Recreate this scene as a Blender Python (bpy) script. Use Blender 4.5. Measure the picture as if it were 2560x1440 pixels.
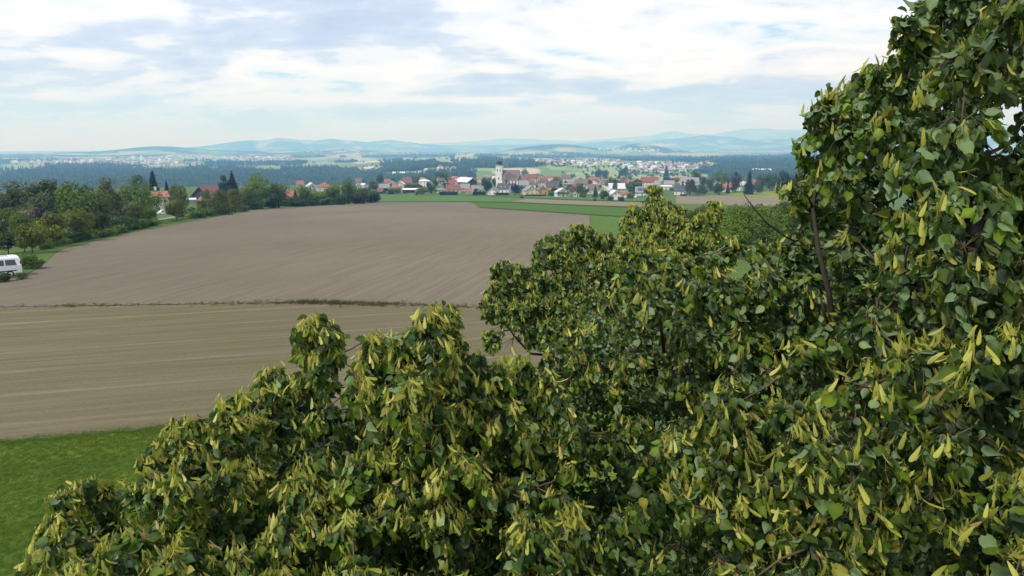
import bpy, math, random
import numpy as np

# ------------------------------------------------------------------ scene, camera, sky, sun
sc = bpy.context.scene
for o in list(bpy.data.objects):
    bpy.data.objects.remove(o, do_unlink=True)
COL = sc.collection
F = 1730.0                      # focal length in photograph pixels (2560 wide)
CAMZ = 11.0
HZ = 375.0                      # horizon row in the photograph
PITCH = math.atan((720.0 - HZ) / F)
CP, SP = math.cos(PITCH), math.sin(PITCH)

cam_d = bpy.data.cameras.new('camera')
cam_d.sensor_width = 36.0
cam_d.lens = 36.0 * F / 2560.0
cam_d.clip_start = 0.1
cam_d.clip_end = 90000.0
cam = bpy.data.objects.new('camera', cam_d)
cam.location = (0, 0, CAMZ)
cam.rotation_euler = (math.pi / 2 - PITCH, 0, 0)
COL.objects.link(cam)
sc.camera = cam

SUN_EL = math.radians(52)
SUN_AZ = math.radians(-124)      # direction the light comes from, measured from +Y towards +X
sun_d = bpy.data.lights.new('sun', 'SUN')
sun_d.energy = 3.5
sun_d.angle = math.radians(4)
sun_d.color = (1.0, 0.97, 0.92)
sun = bpy.data.objects.new('sun', sun_d)
from mathutils import Vector
sdir = Vector((math.sin(SUN_AZ) * math.cos(SUN_EL), math.cos(SUN_AZ) * math.cos(SUN_EL), math.sin(SUN_EL)))
sun.rotation_euler = (-sdir).to_track_quat('-Z', 'Y').to_euler()
COL.objects.link(sun)

w = bpy.data.worlds.new('World')
sc.world = w
w.use_nodes = True
wn, wl = w.node_tree.nodes, w.node_tree.links
wn.clear()
def WN(t, **kw):
    n = wn.new(t)
    for k, v in kw.items():
        setattr(n, k, v)
    return n
def wmath(op, a, b=None, clamp=False):
    n = WN('ShaderNodeMath', operation=op, use_clamp=clamp)
    for i, s in enumerate((a, b)):
        if s is None: continue
        if isinstance(s, (int, float)): n.inputs[i].default_value = s
        else: wl.new(s, n.inputs[i])
    return n.outputs[0]
def wramp(fac, stops, interp='EASE'):
    n = WN('ShaderNodeValToRGB')
    n.color_ramp.interpolation = interp
    e = n.color_ramp.elements
    e[0].position, e[0].color = stops[0][0], (*stops[0][1], 1)
    e[1].position, e[1].color = stops[-1][0], (*stops[-1][1], 1)
    for p, c in stops[1:-1]:
        q = e.new(p); q.color = (*c, 1)
    wl.new(fac, n.inputs[0])
    return n.outputs[0]
def wmix(fac, a, b):
    n = WN('ShaderNodeMix', data_type='RGBA')
    for i, s in ((0, fac), (6, a), (7, b)):
        if isinstance(s, (int, float)): n.inputs[i].default_value = s
        elif isinstance(s, tuple): n.inputs[i].default_value = (*s, 1)
        else: wl.new(s, n.inputs[i])
    return n.outputs[2]
tc = WN('ShaderNodeTexCoord')
sep = WN('ShaderNodeSeparateXYZ'); wl.new(tc.outputs['Generated'], sep.inputs[0])
zc = wmath('MAXIMUM', sep.outputs[2], 0.0)
den = wmath('ADD', zc, 0.20)
cx = wmath('DIVIDE', sep.outputs[0], den)
cy = wmath('DIVIDE', sep.outputs[1], den)
comb = WN('ShaderNodeCombineXYZ'); wl.new(cx, comb.inputs[0]); wl.new(cy, comb.inputs[1])
def wnoise(scale, detail, dist, off, rough=0.55, sx=1.0, sy=1.0):
    mp = WN('ShaderNodeMapping'); wl.new(comb.outputs[0], mp.inputs[0])
    mp.inputs['Location'].default_value = off
    mp.inputs['Scale'].default_value = (sx, sy, 1)
    n = WN('ShaderNodeTexNoise'); wl.new(mp.outputs[0], n.inputs['Vector'])
    n.inputs['Scale'].default_value = scale; n.inputs['Detail'].default_value = detail
    n.inputs['Roughness'].default_value = rough; n.inputs['Distortion'].default_value = dist
    return n.outputs[0]
n1 = wnoise(1.05, 9, 0.3, (3.7, 1.3, 0.0), 0.58, 0.85, 1.15)
n2 = wnoise(0.55, 5, 0.2, (11.2, 4.1, 0.0), 0.5)
n3 = wnoise(4.5, 5, 0.4, (1.2, 9.1, 0.0), 0.55)
nn = wmath('ADD', wmath('MULTIPLY', n1, 0.66), wmath('ADD', wmath('MULTIPLY', n2, 0.18), wmath('MULTIPLY', n3, 0.16)))
# cloud shade: thin and bright at the edges, blue-grey in the thick bellies
cloud = wramp(nn, [(0.37, (0.60, 0.86, 1.20)), (0.42, (0.96, 1.06, 1.20)), (0.462, (1.12, 1.16, 1.24)), (0.495, (0.95, 1.02, 1.18)), (0.535, (0.68, 0.77, 1.02)), (0.575, (0.58, 0.67, 0.94)), (0.64, (0.46, 0.56, 0.84))])
hz = wramp(zc, [(0.0, (1, 1, 1)), (0.025, (0.8, 0.8, 0.8)), (0.10, (0, 0, 0))])
cloud2 = wmix(wmath('MULTIPLY', hz, 0.70), cloud, (0.56, 0.88, 1.40))
bg1 = WN('ShaderNodeBackground')
sky = WN('ShaderNodeTexSky', sky_type='NISHITA', sun_disc=False)
sky.sun_elevation = SUN_EL
sky.sun_rotation = SUN_AZ
sky.air_density = 1.0; sky.dust_density = 1.5; sky.ozone_density = 1.0
wl.new(sky.outputs[0], bg1.inputs[0]); bg1.inputs[1].default_value = 0.13
bg2 = WN('ShaderNodeBackground'); wl.new(cloud2, bg2.inputs[0]); bg2.inputs[1].default_value = 1.0
cov = wramp(nn, [(0.33, (0.55, 0.55, 0.55)), (0.42, (1, 1, 1))])
ms = WN('ShaderNodeMixShader'); wl.new(cov, ms.inputs[0]); wl.new(bg1.outputs[0], ms.inputs[1]); wl.new(bg2.outputs[0], ms.inputs[2])
wo = WN('ShaderNodeOutputWorld'); wl.new(ms.outputs[0], wo.inputs[0])

sc.view_settings.view_transform = 'Standard'
sc.view_settings.look = 'None'
sc.view_settings.exposure = 0.0
sc.view_settings.gamma = 1.0
sc.view_settings.use_curve_mapping = False
sc.render.engine = 'CYCLES'
sc.cycles.use_denoising = True
sc.cycles.max_bounces = 8
sc.cycles.diffuse_bounces = 3
sc.cycles.transmission_bounces = 4
sc.cycles.volume_bounces = 4
sc.cycles.caustics_reflective = False
sc.cycles.caustics_refractive = False

# ------------------------------------------------------------------ helpers
R = np.random.default_rng(7)
random.seed(7)

def raydir(px, py):
    px, py = np.asarray(px, float), np.asarray(py, float)
    u = (px - 1280.0) / F; v = (720.0 - py) / F
    return np.stack([u, CP + v * SP, -SP + v * CP], -1)
def project(P):
    P = np.asarray(P, float)
    x, y, z = P[..., 0], P[..., 1], P[..., 2] - CAMZ
    f = y * CP - z * SP; u = y * SP + z * CP
    f = np.where(np.abs(f) < 1e-6, 1e-6, f)
    return 1280 + F * x / f, 720 - F * u / f, f
def at(px, py, depth):
    return raydir(px, py) * np.asarray(depth, float)[..., None] + np.array([0, 0, CAMZ])

# smooth pseudo noise made of sine waves
def waves(seed, n, lo, hi):
    r = np.random.default_rng(seed)
    k = np.exp(r.uniform(np.log(1 / hi), np.log(1 / lo), n)) * 2 * np.pi
    a = r.uniform(0, 2 * np.pi, n)
    return np.stack([k * np.cos(a), k * np.sin(a), r.uniform(0, 6.28, n), (k.min() / k) ** 0.5], -1)
def wnz(W, x, y):
    s = np.zeros_like(x)
    for kx, ky, p, am in W:
        s = s + am * np.sin(kx * x + ky * y + p)
    return s / math.sqrt((W[:, 3] ** 2).sum() / 2)
W_far = waves(3, 16, 500, 4200)
W_wood = waves(5, 18, 260, 1700)
W_parc = waves(9, 14, 120, 700)
W_near = waves(11, 8, 18, 90)

def smooth(a, b, x):
    t = np.clip((x - a) / (b - a), 0, 1)
    return t * t * (3 - 2 * t)

LEFT_D = np.array([900, 1100, 1400, 1700, 2000, 2400, 2800, 3500, 5000, 8000, 12000, 18000, 34000.])
LEFT_Y = np.array([486, 494, 482, 462, 445, 430, 421, 409, 397, 388, 384, 381, 379.])
RIGHT_D = np.array([900, 1050, 1300, 1500, 1800, 2300, 3000, 4500, 8000, 12000, 18000, 34000.])
RIGHT_Y = np.array([464, 470, 462, 450, 437, 416, 403, 394, 386, 382, 380, 378.])
# ridges: distance, half width, crest line as (photo x, photo y)
RIDGES = [
    (7000, 800, [(-400, 392), (1180, 392), (1290, 372), (1330, 366), (1390, 361), (1440, 361), (1490, 369), (1530, 372), (1555, 366), (1590, 358), (1625, 361), (1680, 373), (1760, 385), (2700, 392)]),
    (8500, 1100, [(-600, 384), (0, 386), (140, 382), (230, 381), (290, 376), (340, 369), (380, 366), (430, 367), (470, 371), (560, 378), (700, 379), (800, 372), (850, 366), (890, 371), (980, 380), (1200, 383), (1900, 382), (2700, 380)]),
    (14000, 1700, [(-800, 383), (100, 383), (180, 380), (330, 377), (450, 372), (520, 364), (600, 353), (660, 351), (700, 345), (740, 349), (790, 352), (830, 346), (870, 350), (920, 356), (970, 350), (1010, 354), (1060, 361), (1180, 364), (1300, 362), (1440, 358), (1560, 352), (1640, 350), (1700, 345), (1760, 338), (1820, 342), (1880, 350), (1990, 346), (2200, 342), (2700, 350)]),
    (23000, 2600, [(-1200, 380), (400, 378), (900, 366), (1050, 360), (1150, 356), (1240, 349), (1290, 346), (1350, 350), (1450, 353), (1540, 346), (1620, 340), (1660, 331), (1690, 329), (1720, 335), (1780, 336), (1840, 326), (1900, 322), (1960, 324), (2050, 328), (2300, 320), (2560, 315), (2900, 330)]),
]
for i, (dd, ww, pts) in enumerate(RIDGES):
    p = np.array(pts, float)
    v = raydir(p[:, 0], p[:, 1])
    az = np.arctan2(v[:, 0], v[:, 1]); tz = v[:, 2] / np.hypot(v[:, 0], v[:, 1])
    RIDGES[i] = (dd, ww, az, tz * dd)

def gnear(d):
    # height of the hill the camera stands on, then the village terrace (camera ground = 0)
    s0, s1 = 30.0, 120.0
    k = 0.054
    t = np.clip((d - s0) / (s1 - s0), 0, 1)
    z = -k * 0.5 * (s1 - s0) * t * t
    z = z - k * np.clip(d - s1, 0, 410)
    # ease out of the slope into the terrace between 530 and 590 m
    u = np.clip(d - 530, 0, 60) / 60
    z = z - k * 60 * (u - 0.5 * u * u)
    return z
def ground(x, y):
    x = np.asarray(x, float); y = np.asarray(y, float)
    d = np.hypot(x, y); az = np.arctan2(x, y)
    zn = gnear(d)
    zl = CAMZ - d * (np.interp(d, LEFT_D, LEFT_Y) - HZ) / F * 0.98
    zr = CAMZ - d * (np.interp(d, RIGHT_D, RIGHT_Y) - HZ) / F * 0.98
    t = smooth(math.radians(-14), math.radians(-5), az)
    zf = zl * (1 - t) + zr * t
    zf = zf + wnz(W_far, x, y) * np.clip((d - 1500) / 6000, 0, 1) * 11
    for dd, ww, raz, rz in RIDGES:
        crest = np.interp(az, raz, rz) + CAMZ + wnz(W_wood, x * 1.0, y * 1.0) * dd * 0.00035
        g = np.exp(-((d - dd) / ww) ** 2)
        g = np.where(np.abs(az) > 1.9, g * 0.4, g)
        zf = zf * (1 - g) + np.maximum(crest, zf) * g
    b = smooth(760, 1050, d)
    return zn * (1 - b) + zf * b

_TT = np.geomspace(700, 33000, 620)
_DN = np.linspace(3, 765, 4000); _GN = gnear(_DN); _TN = (_GN - CAMZ) / _DN      # slope of sight that meets the near hill at each distance
_TMAX = np.maximum.accumulate(_TN)
def on_ground(px, py):
    """first point of the terrain along the line of sight of photograph pixels"""
    px = np.atleast_1d(np.asarray(px, float)); py = np.atleast_1d(np.asarray(py, float))
    v = raydir(px, py)
    v = v / np.hypot(v[:, 0], v[:, 1])[:, None]
    out = np.zeros((len(px), 3))
    dn = np.interp(v[:, 2], _TMAX, _DN)
    for i in range(len(px)):
        if v[i, 2] < _TMAX[-1]:
            b = dn[i]
        else:
            X = v[i, 0] * _TT; Y = v[i, 1] * _TT; Z = CAMZ + v[i, 2] * _TT
            under = Z < ground(X, Y)
            k = max(1, int(np.argmax(under)) if under.any() else len(_TT) - 1)
            T = np.linspace(_TT[k - 1], _TT[k], 24)
            u = CAMZ + v[i, 2] * T < ground(v[i, 0] * T, v[i, 1] * T)
            b = T[int(np.argmax(u))] if u.any() else T[-1]
        x, y = v[i, 0] * b, v[i, 1] * b
        out[i] = (x, y, float(ground(x, y)))
    return out

# ---- objects
def tag(o, label=None, cat=None, group=None, kind=None):
    if label: o['label'] = label
    if cat: o['category'] = cat
    if group: o['group'] = group
    if kind: o['kind'] = kind
    return o
def empty(name, loc=(0, 0, 0), rz=0.0, s=1.0):
    o = bpy.data.objects.new(name, None)
    o.location = loc; o.rotation_euler = (0, 0, rz)
    o.scale = (s, s, s) if np.isscalar(s) else s
    o.empty_display_size = 0.2
    COL.objects.link(o)
    return o
def mesh_obj(name, me, parent=None, mat=None):
    o = bpy.data.objects.new(name, me)
    COL.objects.link(o)
    if parent is not None: o.parent = parent
    if mat is not None:
        if len(me.materials) == 0: me.materials.append(mat)
        elif me.materials[0] != mat:
            o.material_slots[0].link = 'OBJECT'; o.material_slots[0].material = mat
    return o
def pymesh(name, verts, faces, smooth_shade=False):
    me = bpy.data.meshes.new(name)
    me.from_pydata([tuple(map(float, v)) for v in verts], [], [tuple(map(int, f)) for f in faces])
    if smooth_shade:
        me.polygons.foreach_set('use_smooth', [True] * len(me.polygons))
    me.update()
    return me
def fastmesh(name, V, Fc, n, smooth_shade=False, col=None):
    """V (N,3), Fc (M,n) with n corners per face; col optional (N,3) point colours"""
    V = np.ascontiguousarray(V, np.float32); Fc = np.ascontiguousarray(Fc, np.int32)
    me = bpy.data.meshes.new(name)
    me.vertices.add(len(V)); me.vertices.foreach_set('co', V.ravel())
    me.loops.add(Fc.size); me.loops.foreach_set('vertex_index', Fc.ravel())
    me.polygons.add(len(Fc))
    me.polygons.foreach_set('loop_start', np.arange(0, Fc.size, n, dtype=np.int32))
    me.polygons.foreach_set('loop_total', np.full(len(Fc), n, np.int32))
    if smooth_shade: me.polygons.foreach_set('use_smooth', np.ones(len(Fc), bool))
    if col is not None:
        a = me.color_attributes.new('tint', 'FLOAT_COLOR', 'POINT')
        c = np.ones((len(V), 4), np.float32); c[:, :3] = col
        a.data.foreach_set('color', c.ravel())
    me.update(calc_edges=True)
    return me
class MB:
    """collects boxes, prisms and tubes for one mesh"""
    def __init__(s): s.v = []; s.f = []
    def add(s, v, f):
        b = len(s.v); s.v += [tuple(map(float, p)) for p in v]; s.f += [tuple(i + b for i in q) for q in f]
        return s
    def box(s, x0, x1, y0, y1, z0, z1):
        return s.add([(x0, y0, z0), (x1, y0, z0), (x1, y1, z0), (x0, y1, z0), (x0, y0, z1), (x1, y0, z1), (x1, y1, z1), (x0, y1, z1)],
                     [(0, 3, 2, 1), (4, 5, 6, 7), (0, 1, 5, 4), (1, 2, 6, 5), (2, 3, 7, 6), (3, 0, 4, 7)])
    def hull(s, a, b):
        """two equal polygons joined into a closed prism"""
        n = len(a)
        return s.add(list(a) + list(b), [tuple(range(n - 1, -1, -1)), tuple(range(n, 2 * n))] + [(i, (i + 1) % n, n + (i + 1) % n, n + i) for i in range(n)])
    def tube(s, pts, rad, n=6):
        pts = [Vector(p) for p in pts]
        rings = []
        for i, p in enumerate(pts):
            d = (pts[min(i + 1, len(pts) - 1)] - pts[max(i - 1, 0)]).normalized()
            u = d.orthogonal().normalized() if i == 0 else (u - d * u.dot(d)).normalized()
            q = d.cross(u)
            rings.append([p + (u * math.cos(2 * math.pi * k / n) + q * math.sin(2 * math.pi * k / n)) * rad[i] for k in range(n)])
        v = [tuple(p) for r_ in rings for p in r_]
        f = [(i * n + k, i * n + (k + 1) % n, (i + 1) * n + (k + 1) % n, (i + 1) * n + k) for i in range(len(pts) - 1) for k in range(n)]
        f += [tuple(range(n - 1, -1, -1)), tuple(range((len(pts) - 1) * n, len(pts) * n))]
        return s.add(v, f)
    def lathe(s, prof, n=12, cx=0, cy=0):
        v = [(cx + r_ * math.cos(2 * math.pi * k / n), cy + r_ * math.sin(2 * math.pi * k / n), z) for r_, z in prof for k in range(n)]
        f = [(i * n + k, i * n + (k + 1) % n, (i + 1) * n + (k + 1) % n, (i + 1) * n + k) for i in range(len(prof) - 1) for k in range(n)]
        return s.add(v, f)
    def mesh(s, name, sm=False): return pymesh(name, s.v, s.f, sm)

# ---- materials
MATS = {}
def newmat(name):
    m = bpy.data.materials.new(name); m.use_nodes = True
    MATS[name] = m
    nt = m.node_tree
    b = nt.nodes['Principled BSDF']
    return m, nt, b
def link(nt, a, b): nt.links.new(a, b)
def vmix(nt, fac, a, b, blend='MIX'):
    n = nt.nodes.new('ShaderNodeMix'); n.data_type = 'RGBA'; n.blend_type = blend
    for i, s in ((0, fac), (6, a), (7, b)):
        if isinstance(s, (int, float)): n.inputs[i].default_value = s
        elif isinstance(s, tuple): n.inputs[i].default_value = (*s, 1) if len(s) == 3 else s
        else: nt.links.new(s, n.inputs[i])
    return n.outputs[2]
def noise(nt, vec, scale, detail=4, rough=0.55, dist=0.0):
    n = nt.nodes.new('ShaderNodeTexNoise')
    if vec is not None: nt.links.new(vec, n.inputs['Vector'])
    n.inputs['Scale'].default_value = scale; n.inputs['Detail'].default_value = detail
    n.inputs['Roughness'].default_value = rough; n.inputs['Distortion'].default_value = dist
    return n.outputs[0]
def ramp(nt, fac, p0, p1, c0=(0, 0, 0), c1=(1, 1, 1)):
    n = nt.nodes.new('ShaderNodeValToRGB')
    e = n.color_ramp.elements
    e[0].position, e[0].color = p0, (*c0, 1); e[1].position, e[1].color = p1, (*c1, 1)
    nt.links.new(fac, n.inputs[0])
    return n.outputs[0]
def mapping(nt, vec, rz=0.0, scale=(1, 1, 1), loc=(0, 0, 0)):
    m0 = nt.nodes.new('ShaderNodeMapping'); nt.links.new(vec, m0.inputs[0])
    m0.inputs['Rotation'].default_value = (0, 0, rz); m0.inputs['Location'].default_value = loc
    m1 = nt.nodes.new('ShaderNodeMapping'); nt.links.new(m0.outputs[0], m1.inputs[0])
    m1.inputs['Scale'].default_value = scale
    return m1.outputs[0]
def position(nt): return nt.nodes.new('ShaderNodeNewGeometry').outputs['Position']
def objco(nt): return nt.nodes.new('ShaderNodeTexCoord').outputs['Object']
def bump(nt, b, h, strength, dist):
    n = nt.nodes.new('ShaderNodeBump'); n.inputs['Strength'].default_value = strength; n.inputs['Distance'].default_value = dist
    nt.links.new(h, n.inputs['Height']); nt.links.new(n.outputs[0], b.inputs['Normal'])
def simple(name, col, rough=0.8, var=0.18, scale=1.5, spec=0.3, metal=0.0):
    """plain painted or weathered surface with a soft mottling"""
    m, nt, b = newmat(name)
    c = tuple(col)
    lo = tuple(x * (1 - var) for x in c); hi = tuple(min(1, x * (1 + var * 0.6)) for x in c)
    link(nt, vmix(nt, noise(nt, position(nt), scale, 5, 0.6), lo, hi), b.inputs['Base Color'])
    b.inputs['Roughness'].default_value = rough
    b.inputs['Specular IOR Level'].default_value = spec
    b.inputs['Metallic'].default_value = metal
    return m
def foliage(name, col, trans=0.25, var=0.35, rough=0.6, hue=(1.15, 1.0, 0.7), nscale=0.45):
    """leaves of the distant trees: tint attribute for light and dark clumps, some light passes through"""
    m, nt, b = newmat(name)
    at_ = nt.nodes.new('ShaderNodeAttribute'); at_.attribute_name = 'tint'
    oi = nt.nodes.new('ShaderNodeObjectInfo')
    warm = tuple(min(1, c * h) for c, h in zip(col, hue))
    c1 = vmix(nt, noise(nt, position(nt), nscale, 3), tuple(c * (1 - var) for c in col), warm)
    c2 = vmix(nt, 1.0, c1, at_.outputs['Color'], 'MULTIPLY')
    c3 = vmix(nt, oi.outputs['Random'], c2, vmix(nt, 1.0, c2, (0.78, 0.82, 0.86), 'MULTIPLY'))
    link(nt, c3, b.inputs['Base Color'])
    b.inputs['Roughness'].default_value = rough; b.inputs['Specular IOR Level'].default_value = 0.25
    tr = nt.nodes.new('ShaderNodeBsdfTranslucent'); link(nt, vmix(nt, 1.0, c3, (1.3, 1.4, 0.7), 'MULTIPLY'), tr.inputs[0])
    mx = nt.nodes.new('ShaderNodeMixShader'); mx.inputs[0].default_value = trans
    link(nt, b.outputs[0], mx.inputs[1]); link(nt, tr.outputs[0], mx.inputs[2])
    link(nt, mx.outputs[0], nt.nodes['Material Output'].inputs[0])
    return m
# ------------------------------------------------------------------ terrain
# patches of farmland told apart in the photograph: x, y, half width, half height, tilt, colour
GRN, PGR, TAN, BEI, OLV = (0.13, 0.20, 0.05), (0.24, 0.29, 0.11), (0.36, 0.29, 0.19), (0.46, 0.40, 0.28), (0.20, 0.20, 0.08)
PATCHES = [
    (1490, 434, 75, 5.5, 0.0, PGR), (1372, 406, 40, 3.5, -0.03, PGR), (1168, 399, 34, 9, 0.1, PGR), (1065, 400, 62, 5, -0.12, PGR),
    (960, 402, 75, 2.2, -0.13, BEI), (905, 424, 60, 5, -0.05, TAN), (905, 418, 40, 3, 0, PGR), (668, 428, 34, 5, 0, TAN), (548, 431, 26, 4, 0.1, TAN),
    (55, 421, 60, 7, -0.03, PGR), (72, 421, 26, 3.5, -0.1, TAN), (205, 412, 34, 3.5, 0, PGR), (1718, 389, 98, 5, 0.04, TAN), (1745, 384, 75, 2, 0.02, PGR),
    (1290, 428, 62, 8, 0.0, BEI), (1210, 424, 40, 4, 0, PGR), (1900, 379, 90, 1.6, 0, PGR), (1880, 432, 55, 5, 0, GRN), (760, 398, 60, 2.5, -0.1, PGR),
    (640, 398, 36, 2, 0, PGR), (870, 386, 30, 2, -0.1, TAN), (500, 399, 60, 2.5, 0, PGR), (470, 388, 60, 1.6, 0, PGR), (1330, 389, 60, 1.4, 0, PGR),
    (1000, 378, 40, 1.4, -0.1, PGR), (1210, 387, 50, 1.4, 0, BEI), (1560, 392, 60, 2, 0, PGR), (960, 435, 70, 4, 0, GRN), (1085, 434, 60, 4, 0, GRN),
    (800, 408, 40, 3, -0.1, PGR), (1130, 411, 44, 4, 0.05, OLV), (900, 392, 36, 2, -0.1, PGR), (330, 401, 90, 2, 0, GRN), (120, 405, 70, 2, 0, GRN),
    (770, 388, 60, 1.2, -0.1, PGR), (860, 378, 34, 1.5, -0.1, TAN), (930, 382, 24, 1.2, -0.12, PGR), (830, 393, 36, 1.6, -0.1, TAN)]
def patch_of(px, py):
    """-1 or the index of the farmland patch that covers these photograph points"""
    out = np.full(px.shape, -1)
    for i, (x, y, rx, ry, tl, c) in enumerate(PATCHES):
        yy = py - y - (px - x) * tl * 0.6
        m = ((np.abs(px - x) / rx) ** 3 + (np.abs(yy) / ry) ** 3) < 1
        out[m] = i
    return out
TOWNS = [(1648, 424, 108, 22), (1470, 410, 104, 14), (1365, 407, 36, 9), (1760, 415, 40, 10), (915, 424, 50, 8), (1100, 427, 46, 8), (400, 412, 120, 7), (180, 408, 160, 6), (330, 403, 130, 6), (640, 400, 120, 9), (470, 396, 170, 5)]
def in_town(px, py):
    m = np.zeros(px.shape, bool)
    for x, y, rx, ry in TOWNS:
        m |= ((px - x) / rx) ** 2 + ((py - y) / ry) ** 2 < 1
    return m
def is_wood(x, y):
    """woodland beyond the village"""
    d = np.hypot(x, y); az = np.arctan2(x, y)
    n = wnz(W_wood, x, y)
    left = (az < math.radians(-12.0) + 0.05 * n) & (d > 1180) & (d < 2650 + 250 * n) & (az > -1.2)
    m = (n > np.where(d > 7000, -0.45, np.where(d > 3200, 0.05, 0.5))) & (d > 880)
    m = m | left | ((az > math.radians(14.5) + 0.03 * n) & (d > 1450) & (d < 4200) & (n > -1.2))
    m = m & ~((az > math.radians(-11)) & (d < 1500) & (n < 1.0)) & (d > 1150)
    z = ground(x, y)
    px, py, f = project(np.stack([x, y, z], -1))
    return m & (patch_of(px, py) < 0) & (f > 0) & ~in_town(px, py)

azd = np.radians(np.linspace(-47, 47, 441))
azr = np.radians(np.linspace(47, 313, 90))[1:-1]
AZ = np.concatenate([azd, azr])
RR = np.concatenate([np.geomspace(2.5, 60, 30)[:-1], np.linspace(60, 950, 130)[:-1], np.geomspace(950, 6500, 200)[:-1], np.geomspace(6500, 34000, 110)])
A2, R2 = np.meshgrid(AZ, RR)
TX, TY = R2 * np.sin(A2), R2 * np.cos(A2)
TZ = ground(TX, TY)
na, nr = len(AZ), len(RR)
V = np.stack([TX, TY, TZ], -1).reshape(-1, 3)
V = np.vstack([V, [[0, 0, 0]]])
i0, j0 = np.meshgrid(np.arange(nr - 1), np.arange(na), indexing='ij')
a = i0 * na + j0; b_ = i0 * na + (j0 + 1) % na
Q = np.stack([a, a + na, b_ + na, b_], -1).reshape(-1, 4)
# winding so that normals point up
Q = Q[:, ::-1]
land = np.zeros((nr, na, 3))
px_, py_, f_ = project(np.stack([TX, TY, TZ], -1))
wood = is_wood(TX, TY)
pn = wnz(W_parc, TX, TY); pn2 = wnz(W_wood, TX + 5000, TY * 0.8 + 300)
base = np.array(GRN) * np.ones_like(land)
base = np.where((pn > 0.35)[..., None], np.array(PGR), base)
base = np.where(((pn2 > 0.7) & (pn < 0.6))[..., None], np.array(TAN), base)
near = (R2 < 880)
base = np.where(near[..., None], np.array([0.085, 0.135, 0.035]), base)
pi_ = np.where(f_ > 0, patch_of(px_, py_), -1); pi_ = np.where(R2 > 900, pi_, -1)
pc = np.array([p[5] for p in PATCHES] + [(0, 0, 0)])[pi_]
base = np.where((pi_ >= 0)[..., None], pc, base)
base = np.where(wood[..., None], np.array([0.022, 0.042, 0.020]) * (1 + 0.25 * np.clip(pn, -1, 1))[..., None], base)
far = (R2 > 7000)
land = base
lc = np.vstack([land.reshape(-1, 3), [[0.085, 0.135, 0.035]]])
me = fastmesh('ground', V, Q, 4, True, lc)
m, nt, b = newmat('land')
at_ = nt.nodes.new('ShaderNodeAttribute'); at_.attribute_name = 'tint'
P = position(nt)
nz = noise(nt, P, 0.012, 6, 0.6)
nz2 = noise(nt, P, 0.6, 5, 0.65)
c = vmix(nt, nz, vmix(nt, 1.0, at_.outputs['Color'], (0.72, 0.75, 0.75), 'MULTIPLY'), vmix(nt, 1.0, at_.outputs['Color'], (1.25, 1.2, 1.2), 'MULTIPLY'))
c = vmix(nt, vmix(nt, 0.5, (0, 0, 0), nz2), c, vmix(nt, 1.0, c, (0.7, 0.72, 0.6), 'MULTIPLY'))
link(nt, c, b.inputs['Base Color']); b.inputs['Roughness'].default_value = 1.0; b.inputs['Specular IOR Level'].default_value = 0.1
terr = mesh_obj('ground', me, None, m); tag(terr, kind='structure')

# ------------------------------------------------------------------ parcels of the hill
def resample(pts, n):
    p = np.array(pts, float)
    s = np.concatenate([[0], np.cumsum(np.hypot(*np.diff(p, axis=0).T))])
    t = np.linspace(0, s[-1], n)
    return np.stack([np.interp(t, s, p[:, 0]), np.interp(t, s, p[:, 1])], -1)
def parcel(name, low, up, mat, lift, nu=60, nv=40, jit=0.0, kind='structure', density=True):
    """sheet on the terrain between two boundary lines given as photograph points, left to right"""
    A = on_ground(*resample(low, nu).T)[:, :2]; B = on_ground(*resample(up, nu).T)[:, :2]
    if jit:
        A = A + np.stack([wnz(W_near, A[:, 0] * 2, A[:, 1] * 2), wnz(W_near, A[:, 1] * 2, A[:, 0] * 2)], -1) * jit
        B = B + np.stack([wnz(W_near, B[:, 0] * 2, B[:, 1] * 2), wnz(W_near, B[:, 1] * 2, B[:, 0] * 2)], -1) * jit
    t = np.linspace(0, 1, nv)[:, None, None]
    XY = A[None] * (1 - t) + B[None] * t
    Z = ground(XY[..., 0], XY[..., 1]) + lift
    V = np.concatenate([XY, Z[..., None]], -1).reshape(-1, 3)
    i, j = np.meshgrid(np.arange(nv - 1), np.arange(nu - 1), indexing='ij')
    k = (i * nu + j).ravel()
    o = mesh_obj(name, fastmesh(name, V, np.stack([k, k + 1, k + nu + 1, k + nu], -1), 4, True), None, mat)
    return tag(o, kind=kind)

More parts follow.
